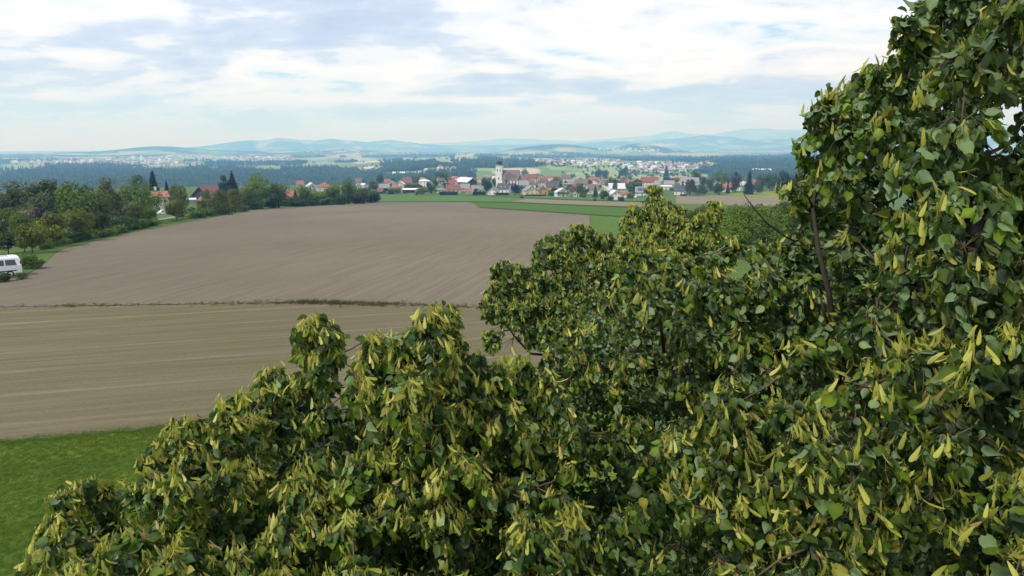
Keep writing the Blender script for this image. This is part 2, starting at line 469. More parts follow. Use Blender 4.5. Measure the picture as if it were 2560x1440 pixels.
def soil(name, c_dark, c_light, c_green, green_amt, azim, track=0.0, con=1.0):
    """worked soil with drill rows running along a compass direction and sparse seedlings"""
    m, nt, b = newmat(name)
    P = position(nt)
    rows = mapping(nt, P, math.radians(azim), (1.0, 0.03, 1.0))       # stretched along the rows
    fine = noise(nt, rows, 3.0, 4, 0.65)
    rows2 = mapping(nt, P, math.radians(azim), (1.0, 0.006, 1.0))
    wide = noise(nt, rows2, 0.33, 4, 0.6)
    big = noise(nt, P, 0.011, 4, 0.5, 0.4)
    clod = noise(nt, P, 5.0, 6, 0.7)
    c = vmix(nt, ramp(nt, big, 0.38, 0.62), c_dark, c_light)
    c = vmix(nt, ramp(nt, fine, 0.35, 0.65), vmix(nt, 1.0, c, (0.84, 0.84, 0.84), 'MULTIPLY'), vmix(nt, 1.0, c, (1.06, 1.06, 1.05), 'MULTIPLY'))
    c = vmix(nt, ramp(nt, wide, 0.30, 0.48), vmix(nt, 1.0, c, (0.955, 0.955, 0.955), 'MULTIPLY'), c)
    c = vmix(nt, ramp(nt, clod, 0.45, 0.75), c, vmix(nt, 1.0, c, (0.82, 0.81, 0.80), 'MULTIPLY'))
    if green_amt:
        g = noise(nt, mapping(nt, P, math.radians(azim), (1.0, 0.05, 1.0), (3, 7, 0)), 2.2, 4, 0.65)
        g2 = noise(nt, P, 0.05, 4, 0.6)
        fac = nt.nodes.new('ShaderNodeMath'); fac.operation = 'MULTIPLY'
        link(nt, ramp(nt, g, 0.42, 0.7), fac.inputs[0]); link(nt, ramp(nt, g2, 0.30, 0.72, (green_amt * 0.35,) * 3, (green_amt,) * 3), fac.inputs[1])
        c = vmix(nt, fac.outputs[0], c, c_green)
    if track:
        # pairs of pale wheel tracks along the rows
        wv = nt.nodes.new('ShaderNodeTexWave'); wv.wave_type = 'BANDS'; wv.bands_direction = 'X'; wv.wave_profile = 'SIN'
        link(nt, mapping(nt, P, math.radians(azim), (1, 1, 1), (0.9, 0, 0)), wv.inputs['Vector'])
        wv.inputs['Scale'].default_value = 0.314 / 4.0; wv.inputs['Distortion'].default_value = 0.25; wv.inputs['Detail'].default_value = 1.0
        wv.inputs['Detail Scale'].default_value = 0.05
        line = ramp(nt, wv.outputs[0], 0.975, 0.995)
        brk = nt.nodes.new('ShaderNodeMath'); brk.operation = 'MULTIPLY'
        link(nt, line, brk.inputs[0]); link(nt, ramp(nt, noise(nt, mapping(nt, P, math.radians(azim), (1, 0.15, 1)), 0.8, 3), 0.3, 0.75, (0, 0, 0), (track,) * 3), brk.inputs[1])
        c = vmix(nt, brk.outputs[0], c, (0.40, 0.345, 0.27))
    link(nt, c, b.inputs['Base Color'])
    b.inputs['Roughness'].default_value = 1.0; b.inputs['Specular IOR Level'].default_value = 0.05
    h = nt.nodes.new('ShaderNodeMath'); h.operation = 'ADD'; link(nt, fine, h.inputs[0]); link(nt, clod, h.inputs[1])
    bump(nt, b, h.outputs[0], 0.6, 0.08)
    return m
def turf(name, c0, c1, stripe=0.0, azim=80, scale=9.0):
    m, nt, b = newmat(name)
    P = position(nt)
    n1_ = noise(nt, P, 0.25, 5, 0.6); n2_ = noise(nt, P, scale, 5, 0.7)
    c = vmix(nt, ramp(nt, n1_, 0.3, 0.7), c0, c1)
    c = vmix(nt, ramp(nt, n2_, 0.35, 0.7), vmix(nt, 1.0, c, (0.62, 0.66, 0.6), 'MULTIPLY'), c)
    if stripe:
        s = noise(nt, mapping(nt, P, math.radians(azim), (1.0, 0.03, 1.0)), 0.75, 3, 0.5)
        c = vmix(nt, ramp(nt, s, 0.42, 0.6, (0, 0, 0), (stripe,) * 3), c, vmix(nt, 1.0, c, (1.45, 1.2, 1.3), 'MULTIPLY'))
    link(nt, c, b.inputs['Base Color']); b.inputs['Roughness'].default_value = 0.9; b.inputs['Specular IOR Level'].default_value = 0.1
    bump(nt, b, n2_, 0.5, 0.1)
    return m
M_brown = soil('tilled_soil', (0.156, 0.131, 0.098), (0.197, 0.167, 0.122), (0.12, 0.13, 0.05), 0.0, 13)
M_crop = soil('sprouting_soil', (0.148, 0.124, 0.080), (0.178, 0.150, 0.097), (0.088, 0.100, 0.030), 0.95, 75, 0.3)
M_tan = soil('pale_soil', (0.205, 0.175, 0.11), (0.24, 0.205, 0.13), (0.18, 0.18, 0.08), 0.5, 60)
M_meadow = turf('mown_meadow', (0.068, 0.122, 0.012), (0.105, 0.160, 0.018), 0.7, 84)
M_strip = turf('green_crop', (0.078, 0.150, 0.024), (0.098, 0.172, 0.030), 0.3, 80, 2.0)
M_strip2 = turf('dark_green_crop', (0.062, 0.128, 0.020), (0.078, 0.145, 0.024), 0.3, 80, 2.0)
M_olive = turf('olive_meadow', (0.20, 0.22, 0.04), (0.24, 0.25, 0.05), 0.2, 60, 2.0)
M_verge = turf('verge_grass', (0.055, 0.105, 0.018), (0.11, 0.165, 0.035), 0.0, 0, 3.0)
M_ditch = turf('rank_grass', (0.045, 0.085, 0.018), (0.07, 0.115, 0.025), 0.0, 0, 3.0)
M_asph = simple('path_asphalt', (0.30, 0.30, 0.29), 0.9, 0.15, 0.8, 0.1)

parcel('meadow', [(-900, 2400), (3400, 2400)], [(-900, 1180), (0, 1107), (120, 1098), (430, 1070), (900, 1030), (3300, 880)], M_meadow, 0.03, 60, 30, 0.10)
parcel('crop_field', [(-900, 1181), (0, 1108), (120, 1099), (430, 1071), (900, 1031), (3300, 881)], [(-900, 778), (0, 769), (350, 764), (750, 758), (1200, 770), (2000, 790), (3300, 800)], M_crop, 0.045, 80, 40, 0.06)
parcel('brown_field', [(-900, 777), (0, 768), (350, 763), (750, 757), (1200, 769), (1482, 777)],
       [(-900, 760), (0, 690), (60, 678), (108, 662), (150, 624), (240, 601), (400, 567), (560, 537), (650, 520), (800, 513), (940, 505), (1178, 505), (1198, 519), (1330, 527), (1473, 537)], M_brown, 0.04, 120, 50)
parcel('green_field', [(936, 505.5), (1180, 505.2), (1280, 504.5)], [(936, 486.5), (1080, 487), (1200, 488.5), (1320, 496)], M_strip, 0.05, 40, 16)
parcel('green_field', [(1180, 505.4), (1198, 519), (1330, 527), (1476, 537), (1620, 548)], [(1180, 505.3), (1290, 506.5), (1400, 512), (1560, 518), (1640, 521)], M_strip2, 0.055, 40, 16)
parcel('green_field', [(1483, 760), (1600, 760), (1750, 700)], [(1478, 538), (1560, 543), (1640, 549)], M_strip, 0.052, 20, 30)
parcel('tan_field', [(1280, 505), (1400, 511.5), (1560, 517.5), (1640, 520)], [(1284, 503.5), (1316, 497), (1420, 501), (1560, 505), (1640, 507)], M_tan, 0.06, 30, 12)
parcel('green_field', [(1200, 489), (1310, 496), (1420, 500.5), (1640, 506.5)], [(1200, 487.4), (1310, 489.5), (1420, 493), (1640, 499)], M_strip, 0.055, 30, 10)
parcel('tan_field', [(1690, 510), (1780, 511), (1880, 516), (1960, 516), (2200, 520)], [(1690, 489), (1790, 487.5), (1860, 492), (1950, 498), (2200, 508)], M_tan, 0.06, 30, 12)
parcel('olive_meadow', [(1810, 487), (1860, 491.5), (1950, 497.5), (2200, 507)], [(1810, 485), (1900, 478), (1970, 476.5), (2200, 478)], M_olive, 0.06, 30, 12)
# unploughed margins between the parcels: low dark sods
parcel('field_margin', [(936, 505.9), (1180, 505.6), (1290, 507), (1400, 512.4), (1560, 518.4), (1640, 521.4)], [(936, 504.6), (1180, 504.4), (1290, 505.6), (1400, 511), (1560, 517), (1640, 520)], M_ditch, 0.22, 70, 4)
parcel('field_margin', [(1150, 488.6), (1310, 494.4), (1420, 499.9), (1640, 505.6)], [(1150, 487.5), (1310, 493.2), (1420, 498.6), (1640, 504.3)], M_ditch, 0.25, 60, 4)
parcel('field_margin', [(1196, 520), (1330, 528), (1476, 538.2), (1560, 543)], [(1196, 518.6), (1330, 526.4), (1476, 536.4), (1560, 541.5)], M_ditch, 0.16, 50, 4)
parcel('verge', [(-500, 830), (0, 702), (60, 690), (108, 668)], [(-500, 720), (0, 645), (60, 634), (92, 632)], M_verge, 0.10, 30, 8, 0.2)
# verge between the tilled field and the trees, paths
parcel('verge', [(-700, 800), (0, 694), (62, 681), (110, 664), (152, 626), (240, 603), (400, 569), (560, 539), (650, 522), (800, 515), (938, 507)],
       [(-700, 700), (0, 640), (60, 630), (85, 622), (120, 612), (240, 585), (400, 552), (560, 525), (650, 512), (800, 507), (938, 500)], M_verge, 0.06, 80, 8, 0.15)
parcel('path', [(-300, 690), (0, 621), (100, 612), (140, 603), (200, 590)], [(-300, 684), (0, 617), (100, 608.5), (138, 600), (200, 587.5)], M_asph, 0.09, 40, 4)
parcel('path', [(385, 553), (430, 545.5), (463, 540)], [(385, 550.5), (430, 543), (460, 537.5)], M_asph, 0.09, 16, 4)
parcel('path', [(440, 538), (468, 540), (470, 536)], [(425, 534), (450, 533), (462, 534)], M_asph, 0.085, 16, 4)

# ------------------------------------------------------------------ instancing of uncountable stuff by geometry nodes
def scatter(name, pts, scl, rot, idx, sources, kind='stuff', tilt=None):
    """one stuff object: sources (unlinked objects) set on the given points"""
    cc = bpy.data.collections.new(name + '_sources')
    for s in sources: cc.objects.link(s)
    me = bpy.data.meshes.new(name)
    me.vertices.add(len(pts)); me.vertices.foreach_set('co', np.ascontiguousarray(pts, np.float32).ravel())
    for nm, arr, ty in (('scl', scl, 'FLOAT'), ('rz', rot, 'FLOAT'), ('vid', idx, 'INT')):
        a = me.attributes.new(nm, ty, 'POINT'); a.data.foreach_set('value', np.ascontiguousarray(arr, np.int32 if ty == 'INT' else np.float32))
    o = bpy.data.objects.new(name, me); COL.objects.link(o)
    ng = bpy.data.node_groups.new(name, 'GeometryNodeTree')
    ng.interface.new_socket('Geometry', in_out='INPUT', socket_type='NodeSocketGeometry')
    ng.interface.new_socket('Geometry', in_out='OUTPUT', socket_type='NodeSocketGeometry')
    N = ng.nodes
    gi = N.new('NodeGroupInput'); go = N.new('NodeGroupOutput')
    ci = N.new('GeometryNodeCollectionInfo'); ci.inputs['Collection'].default_value = cc; ci.inputs['Separate Children'].default_value = True; ci.inputs['Reset Children'].default_value = True
    ip = N.new('GeometryNodeInstanceOnPoints'); ip.inputs['Pick Instance'].default_value = True
    def na_(nm, ty):
        q = N.new('GeometryNodeInputNamedAttribute'); q.data_type = ty; q.inputs['Name'].default_value = nm
        return q.outputs['Attribute']
    cx_ = N.new('ShaderNodeCombineXYZ'); ng.links.new(na_('rz', 'FLOAT'), cx_.inputs[2])
    e2r = N.new('FunctionNodeEulerToRotation'); ng.links.new(cx_.outputs[0], e2r.inputs[0])
    ng.links.new(gi.outputs[0], ip.inputs['Points']); ng.links.new(ci.outputs[0], ip.inputs['Instance'])
    ng.links.new(na_('vid', 'INT'), ip.inputs['Instance Index']); ng.links.new(e2r.outputs[0], ip.inputs['Rotation'])
    ng.links.new(na_('scl', 'FLOAT'), ip.inputs['Scale']); ng.links.new(ip.outputs[0], go.inputs[0])
    md = o.modifiers.new('scatter', 'NODES'); md.node_group = ng
    return tag(o, kind=kind)
def source(name, me, mat=None):
    o = bpy.data.objects.new(name, me)
    if mat is not None and len(me.materials) == 0: me.materials.append(mat)
    return o

# ------------------------------------------------------------------ tree meshes (unit height), shared by many trees
def quads_from(C, N, size, r, aspect=1.3, bend=0.25):
    """leafy flakes: bent quads centred on C with normal N"""
    n = len(C)
    N = N / np.linalg.norm(N, axis=1, keepdims=True)
    t = r.normal(size=(n, 3)); t -= (t * N).sum(1, keepdims=True) * N; t /= np.linalg.norm(t, axis=1, keepdims=True)
    b = np.cross(N, t)
    s = (size * r.uniform(0.6, 1.4, n))[:, None]
    v0 = C - t * s * aspect; v1 = C + b * s * 0.6 + N * s * bend; v2 = C + t * s * aspect - N * s * bend * r.uniform(0, 1.5, (n, 1)); v3 = C - b * s * 0.6 + N * s * bend
    V = np.stack([v0, v1, v2, v3], 1).reshape(-1, 3)
    k = np.arange(n)[:, None] * 4
    return V, k + np.array([[0, 1, 2, 3]])
def crown_lobes(seed, n_lobes, cz, rx, rz, lobe, n_leaf, leaf, droop=0.0, top=0.0, shell=0.55):
    """uneven broadleaf crown: lobes spread through an ellipsoid, leaves in shells of each lobe"""
    r = np.random.default_rng(seed)
    L = []
    while len(L) < n_lobes:
        p = r.uniform(-1, 1, 3)
        q = np.linalg.norm(p)
        if q > 1 or q < 0.35: continue
        p = p * np.array([rx - lobe * 0.75, rx - lobe * 0.75, rz - lobe * 0.75])
        p[:2] *= 1 - top * np.clip(p[2] / rz, -0.3, 1)
        L.append(np.r_[p, lobe * r.uniform(0.65, 1.25)])
    L = np.array(L)
    i = r.integers(0, len(L), n_leaf)
    d = r.normal(size=(n_leaf, 3)); d /= np.linalg.norm(d, axis=1, keepdims=True)
    rad = L[i, 3] * (shell + (1 - shell) * r.uniform(0, 1, n_leaf) ** 0.5) * r.uniform(0.85, 1.12, n_leaf)
    C = L[i, :3] + d * rad[:, None] * np.array([1, 1, 0.85])
    C[:, 2] += cz
    if droop:
        C[:, 2] -= droop * r.uniform(0, 1, n_leaf) ** 2 * (np.hypot(C[:, 0], C[:, 1]) / rx)
    N = d * 0.8 + r.normal(size=(n_leaf, 3)) * 0.45 + np.array([0, 0, 0.35])
    V, Fq = quads_from(C, N, leaf, r, 1.2 if not droop else 1.7)
    t = np.repeat(r.uniform(0.72, 1.22, len(L))[i] * r.uniform(0.8, 1.2, n_leaf), 4)
    tint = np.stack([t, t, t * 0.95], -1)
    return V, Fq, tint
def conifer(seed, width, n, leaf, base=0.04, power=1.0, whorl=22):
    r = np.random.default_rng(seed)
    h = 1 - (r.uniform(0, 1, n)) ** 0.62 * (1 - base)
    h = np.round(h * whorl) / whorl + r.normal(size=n) * 0.012
    prof = np.clip((1 - h) / (1 - base), 0, 1) ** power
    ang = r.uniform(0, 2 * np.pi, n)
    lob = 0.82 + 0.22 * np.sin(ang * 5 + h * 40) 
    rad = width * prof * lob * (0.35 + 0.65 * r.uniform(0, 1, n) ** 0.5) + 0.004
    C = np.stack([rad * np.cos(ang), rad * np.sin(ang), h - rad * 0.35], -1)
    N = np.stack([np.cos(ang) * 0.4, np.sin(ang) * 0.4, np.ones(n) * 0.8], -1) + r.normal(size=(n, 3)) * 0.35
    V, Fq = quads_from(C, N, leaf, r, 1.6)
    t = np.repeat(r.uniform(0.7, 1.25, n), 4)
    return V, Fq, np.stack([t, t, t], -1)
def columnar(seed, width, n, leaf):
    r = np.random.default_rng(seed)
    h = r.uniform(0.02, 1, n)
    prof = np.sin(np.clip(h * 0.86 + 0.14, 0, 1) * np.pi) ** 0.6
    ang = r.uniform(0, 2 * np.pi, n)
    rad = width * prof * (0.6 + 0.4 * r.uniform(0, 1, n)) * (1 + 0.12 * np.sin(3 * ang + 9 * h))
    C = np.stack([rad * np.cos(ang), rad * np.sin(ang), h], -1)
    N = np.stack([np.cos(ang), np.sin(ang), 0.5 * np.ones(n)], -1) + r.normal(size=(n, 3)) * 0.35
    V, Fq = quads_from(C, N, leaf, r, 1.4)
    t = np.repeat(r.uniform(0.75, 1.2, n), 4)
    return V, Fq, np.stack([t, t, t], -1)
def trunk_mesh(seed, top, r0, limbs=6, spread=0.2, start=0.25, lean=0.02):
    r = np.random.default_rng(seed)
    mb = MB()
    k = 7
    pts = [(r.normal() * lean * i / k, r.normal() * lean * i / k, -0.02 + (top + 0.02) * i / (k - 1)) for i in range(k)]
    mb.tube(pts, [r0 * (1.35 if i == 0 else 1) * (1 - 0.85 * i / (k - 1)) for i in range(k)], 7)
    for q in range(limbs):
        a = 2.4 * q + r.uniform(-0.3, 0.3); z0 = start + (top - start) * (0.1 + 0.8 * q / max(1, limbs))
        L = spread * r.uniform(0.7, 1.1)
        mb.tube([(0, 0, z0), (math.cos(a) * L * 0.5, math.sin(a) * L * 0.5, z0 + L * 0.4), (math.cos(a) * L, math.sin(a) * L, z0 + L * 0.75)], [r0 * 0.45, r0 * 0.3, r0 * 0.1], 5)
    return mb.mesh('trunk', True)
M_bark = simple('bark', (0.085, 0.068, 0.052), 0.95, 0.4, 6.0, 0.1)
M_birchbark = simple('birch_bark', (0.42, 0.40, 0.37), 0.8, 0.5, 5.0, 0.2)
FOL = {
    'mid': foliage('leaf_mid_green', (0.118, 0.188, 0.038)), 'bright': foliage('leaf_bright_green', (0.150, 0.245, 0.034)),
    'olive': foliage('leaf_olive', (0.175, 0.210, 0.044)), 'yellow': foliage('leaf_yellow', (0.38, 0.33, 0.02)),
    'dark': foliage('leaf_dark_green', (0.058, 0.105, 0.030)), 'grey': foliage('leaf_grey_green', (0.13, 0.170, 0.075)),
    'spruce': foliage('needles', (0.036, 0.066, 0.030), 0.1), 'purple': foliage('leaf_purple', (0.040, 0.020, 0.026), 0.15, hue=(1.1, 0.9, 1.0)),
    'rust': foliage('needles_rust', (0.085, 0.062, 0.040), 0.1), 'thuja': foliage('leaf_thuja', (0.030, 0.055, 0.022), 0.1),
}
def tm(name, t, zb=None, rad=None):
    V = t[0].copy()
    if zb is not None:
        lo, hi = np.percentile(V[:, 2], 0.5), V[:, 2].max()
        V[:, 2] = zb + (V[:, 2] - lo) / (hi - lo) * (1 - zb)
        V[:, :2] *= rad / np.percentile(np.hypot(V[:, 0], V[:, 1]), 99)
    return fastmesh(name, V, t[1], 4, False, t[2])
SHAPES = {}
for i in range(4):
    SHAPES['round%d' % i] = (tm('crown', crown_lobes(20 + i, 17, 0.60, 0.36 + 0.03 * i, 0.40, 0.17, 3600, 0.018, 0, 0.25), 0.14, 0.40 + 0.03 * i), trunk_mesh(20 + i, 0.8, 0.026, 7, 0.26))
for i in range(3):
    SHAPES['young%d' % i] = (tm('crown', crown_lobes(30 + i, 12, 0.62, 0.33 + 0.04 * i, 0.36, 0.17, 2400, 0.023, 0, 0.2), 0.20, 0.38 + 0.04 * i), trunk_mesh(30 + i, 0.8, 0.020, 6, 0.2, 0.3))
for i in range(3):
    SHAPES['birch%d' % i] = (tm('crown', crown_lobes(40 + i, 20, 0.60, 0.24 + 0.03 * i, 0.40, 0.10, 3600, 0.014, 0.26, 0.4, 0.2), 0.12, 0.27 + 0.03 * i), trunk_mesh(40 + i, 0.92, 0.016, 8, 0.16))
for i in range(2):
    SHAPES['broad%d' % i] = (tm('crown', crown_lobes(50 + i, 20, 0.56, 0.52 + 0.06 * i, 0.44, 0.20, 4200, 0.021, 0, 0.2), 0.10, 0.56 + 0.06 * i), trunk_mesh(50 + i, 0.75, 0.03, 7, 0.34, 0.2))
for i in range(3):
    SHAPES['shrub%d' % i] = (tm('crown', crown_lobes(60 + i, 12, 0.47, 0.50 + 0.12 * i, 0.50, 0.24, 2400, 0.034, 0, 0.1), 0.0, 0.60 + 0.14 * i), trunk_mesh(60 + i, 0.6, 0.02, 6, 0.3, 0.06))
for i in range(2):
    SHAPES['spruce%d' % i] = (tm('crown', conifer(70 + i, 0.20 + 0.05 * i, 2600, 0.022)), trunk_mesh(70 + i, 0.97, 0.014, 0))
SHAPES['thuja'] = (tm('crown', columnar(80, 0.17, 1800, 0.022)), trunk_mesh(80, 0.9, 0.014, 0))
SHAPES['willow'] = (tm('crown', crown_lobes(81, 18, 0.58, 0.40, 0.40, 0.15, 3800, 0.018, 0.34, 0.2, 0.3), 0.08, 0.46), trunk_mesh(81, 0.75, 0.03, 7, 0.28, 0.2))
SHAPES['pine'] = (tm('crown', crown_lobes(82, 16, 0.60, 0.22, 0.42, 0.11, 2600, 0.017, 0, 0.5), 0.15, 0.24), trunk_mesh(82, 0.95, 0.016, 6, 0.12, 0.3))
def plant_tree(name, label, shape, fol, px, base_y, top_y, wide=1.0, cat='tree', group=None, dist=None, bark=None):
    """tree standing on the ground at photograph column px: base row, top row"""
    if dist is None:
        g = on_ground(px, base_y)[0]
    else:
        v = raydir(px, 400); v = v / np.hypot(v[0], v[1]); g = np.array([v[0] * dist, v[1] * dist, 0]); g[2] = ground(g[0], g[1])
    _, gy, f = project(g)
    v = raydir(px, top_y); k = np.hypot(g[0], g[1]) / np.hypot(v[0], v[1])
    h = max(0.6, CAMZ + v[2] * k - g[2])
    root = empty(name, g, random.uniform(0, 6.28), (h * wide, h * wide, h))
    crown, trunk = SHAPES[shape]
    mesh_obj('trunk', trunk, root, bark or M_bark)
    mesh_obj('crown', crown, root, FOL[fol])
    tag(root, label, cat, group)
    return root

# ------------------------------------------------------------------ woods beyond the village (uncountable)
def low_conifer(seed, wd):
    r = np.random.default_rng(seed); V_, F_ = [], []
    for k, (z0, z1, rr) in enumerate(((0.06, 0.52, 1.0), (0.30, 0.78, 0.72), (0.55, 1.02, 0.45))):
        n = 7; b0 = len(V_)
        for q in range(n):
            a_ = 2 * np.pi * q / n + k; s_ = wd * rr * (1 + 0.28 * r.normal())
            V_.append((s_ * np.cos(a_), s_ * np.sin(a_), z0 + 0.03 * r.normal()))
        V_.append((0.01 * r.normal(), 0.01 * r.normal(), z1)); F_ += [(b0 + q, b0 + (q + 1) % n, b0 + n) for q in range(n)]
    V_, F_ = np.array(V_), np.array(F_)
    t = r.uniform(0.8, 1.2) * np.ones((len(V_), 3)) * (0.85 + 0.3 * r.uniform(size=(len(V_), 1)))
    return fastmesh('forest_conifer', V_, F_, 3, False, t)
def low_leafy(seed):
    t = crown_lobes(seed, 9, 0.55, 0.42, 0.42, 0.20, 170, 0.10, 0, 0.1)
    return fastmesh('forest_leafy', t[0], t[1], 4, False, t[2])
M_wood1 = foliage('wood_conifer', (0.026, 0.048, 0.023), 0.05, hue=(1.5, 1.6, 1.0), nscale=0.012)
M_wood2 = foliage('wood_leafy', (0.062, 0.104, 0.030), 0.15, var=0.45, hue=(1.5, 1.45, 1.0), nscale=0.014)
srcs = [source('forest_conifer_%d' % i, low_conifer(i, 0.17 + 0.02 * i), M_wood1) for i in range(4)] + [source('forest_leafy_%d' % i, low_leafy(90 + i), M_wood2) for i in range(4)]
def wood_points(n, d0, d1, a0, a1, need=True):
    a_ = np.radians(R.uniform(a0, a1, n)); d_ = np.sqrt(R.uniform(d0 ** 2, d1 ** 2, n))
    x, y = d_ * np.sin(a_), d_ * np.cos(a_)
    k = is_wood(x, y)
    return x[k], y[k]
x1, y1 = wood_points(26000, 905, 2700, -44, -8)
x2, y2 = wood_points(34000, 905, 2700, -14, 44)
x3, y3 = wood_points(30000, 2500, 6000, -42, 42)
# hedges and single trees scattered in the farmland
n4 = 2600; a4 = np.radians(R.uniform(-42, 42, n4)); d4 = R.uniform(930, 4200, n4); x4, y4 = d4 * np.sin(a4), d4 * np.cos(a4)
k4 = wnz(W_parc, x4 * 1.6, y4 * 1.6) > 0.7; x4, y4 = x4[k4], y4[k4]
# garden trees of the far settlements
n5 = 420; a5 = R.uniform(0, 6.28, n5); q5 = np.sqrt(R.uniform(0, 1, n5)); t5 = np.array(TOWNS)[R.choice(7, n5, p=[0.4, 0.25, 0.06, 0.05, 0.04, 0.04, 0.16])]
p5 = on_ground(t5[:, 0] + t5[:, 2] * q5 * np.cos(a5), t5[:, 1] + t5[:, 3] * q5 * np.sin(a5))
x4 = np.concatenate([x4, p5[:, 0]]); y4 = np.concatenate([y4, p5[:, 1]])
X = np.concatenate([x1, x2, x3, x4]); Y = np.concatenate([y1, y2, y3, y4])
Z = ground(X, Y) - 0.6
D = np.hypot(X, Y)
mixn = wnz(W_parc, X * 0.7 + 900, Y * 0.7)
con = (mixn + R.normal(size=len(X)) * 0.6) > np.where(np.arctan2(X, Y) < math.radians(-9), 0.1, 0.35)
con[-len(x4):] = False
vid = np.where(con, R.integers(0, 4, len(X)), R.integers(4, 8, len(X)))
sc_ = np.where(con, R.uniform(15, 25, len(X)), R.uniform(11, 18, len(X))) * np.where(D > 2600, 1.1, 1.0)
sc_[-len(x4):] *= 0.6
wo_ = scatter('distant_forest', np.stack([X, Y, Z], -1), sc_, R.uniform(0, 6.28, len(X)), vid, srcs)
tag(wo_, 'dark mixed forest covering the valley slopes beyond the village', 'forest')
# ------------------------------------------------------------------ buildings
WALL = {
    'white': simple('render_white', (0.74, 0.73, 0.70), 0.9, 0.10, 0.6), 'cream': simple('render_cream', (0.68, 0.60, 0.42), 0.9, 0.10, 0.6),
    'pale': simple('render_pale', (0.60, 0.57, 0.50), 0.9, 0.12, 0.6), 'orange': simple('render_orange', (0.66, 0.36, 0.09), 0.9, 0.10, 0.6),
    'wood': simple('dark_boarding', (0.055, 0.040, 0.032), 0.85, 0.35, 1.2), 'brownwood': simple('brown_boarding', (0.13, 0.070, 0.045), 0.85, 0.3, 1.2),
    'grey': simple('render_grey', (0.33, 0.34, 0.34), 0.9, 0.15, 0.6)}
ROOF = {
    'red': simple('tiles_red', (0.215, 0.080, 0.060), 0.8, 0.30, 1.4), 'orange': simple('tiles_orange', (0.29, 0.118, 0.074), 0.8, 0.28, 1.4),
    'brown': simple('tiles_brown', (0.175, 0.122, 0.102), 0.8, 0.28, 1.4), 'dark': simple('tiles_slate', (0.075, 0.075, 0.085), 0.7, 0.3, 1.4),
    'grey': simple('tiles_grey', (0.24, 0.235, 0.235), 0.75, 0.22, 1.4), 'light': simple('sheet_roof_light', (0.56, 0.57, 0.58), 0.5, 0.15, 0.5, 0.4),
    'white': simple('sheet_roof_white', (0.74, 0.75, 0.76), 0.5, 0.10, 0.5, 0.4), 'pink': simple('tiles_faded_red', (0.36, 0.15, 0.115), 0.8, 0.22, 1.4)}
M_glass = simple('window_glass', (0.035, 0.045, 0.055), 0.15, 0.2, 1.0, 0.6)
M_frame = simple('window_frame', (0.70, 0.69, 0.66), 0.6, 0.08, 1.0)
M_door = simple('door_wood', (0.16, 0.09, 0.05), 0.6, 0.2, 3.0)
M_chim = simple('chimney_brick', (0.36, 0.24, 0.19), 0.9, 0.25, 2.0)
M_solar = simple('solar_glass', (0.045, 0.055, 0.095), 0.15, 0.15, 1.0, 0.7)
M_balc = simple('balcony_wood', (0.11, 0.06, 0.035), 0.8, 0.3, 3.0)

def window_meshes():
    fr = MB()
    for q in ((-0.5, 0.5, 0.42, 0.5), (-0.5, 0.5, -0.5, -0.42), (-0.5, -0.42, -0.42, 0.42), (0.42, 0.5, -0.42, 0.42), (-0.035, 0.035, -0.42, 0.42)):
        fr.box(q[0], q[1], -0.07, 0.0, q[2], q[3])
    return fr.mesh('window'), MB().box(-0.43, 0.43, -0.03, 0.02, -0.43, 0.43).mesh('pane')
ME_win, ME_pane = window_meshes()
ME_door = MB().box(-0.5, 0.5, -0.06, 0.02, 0.0, 2.1).mesh('door')
ME_chim = MB().box(-0.35, 0.35, -0.35, 0.35, -1.2, 1.0).box(-0.43, 0.43, -0.43, 0.43, 1.0, 1.15).mesh('chimney')

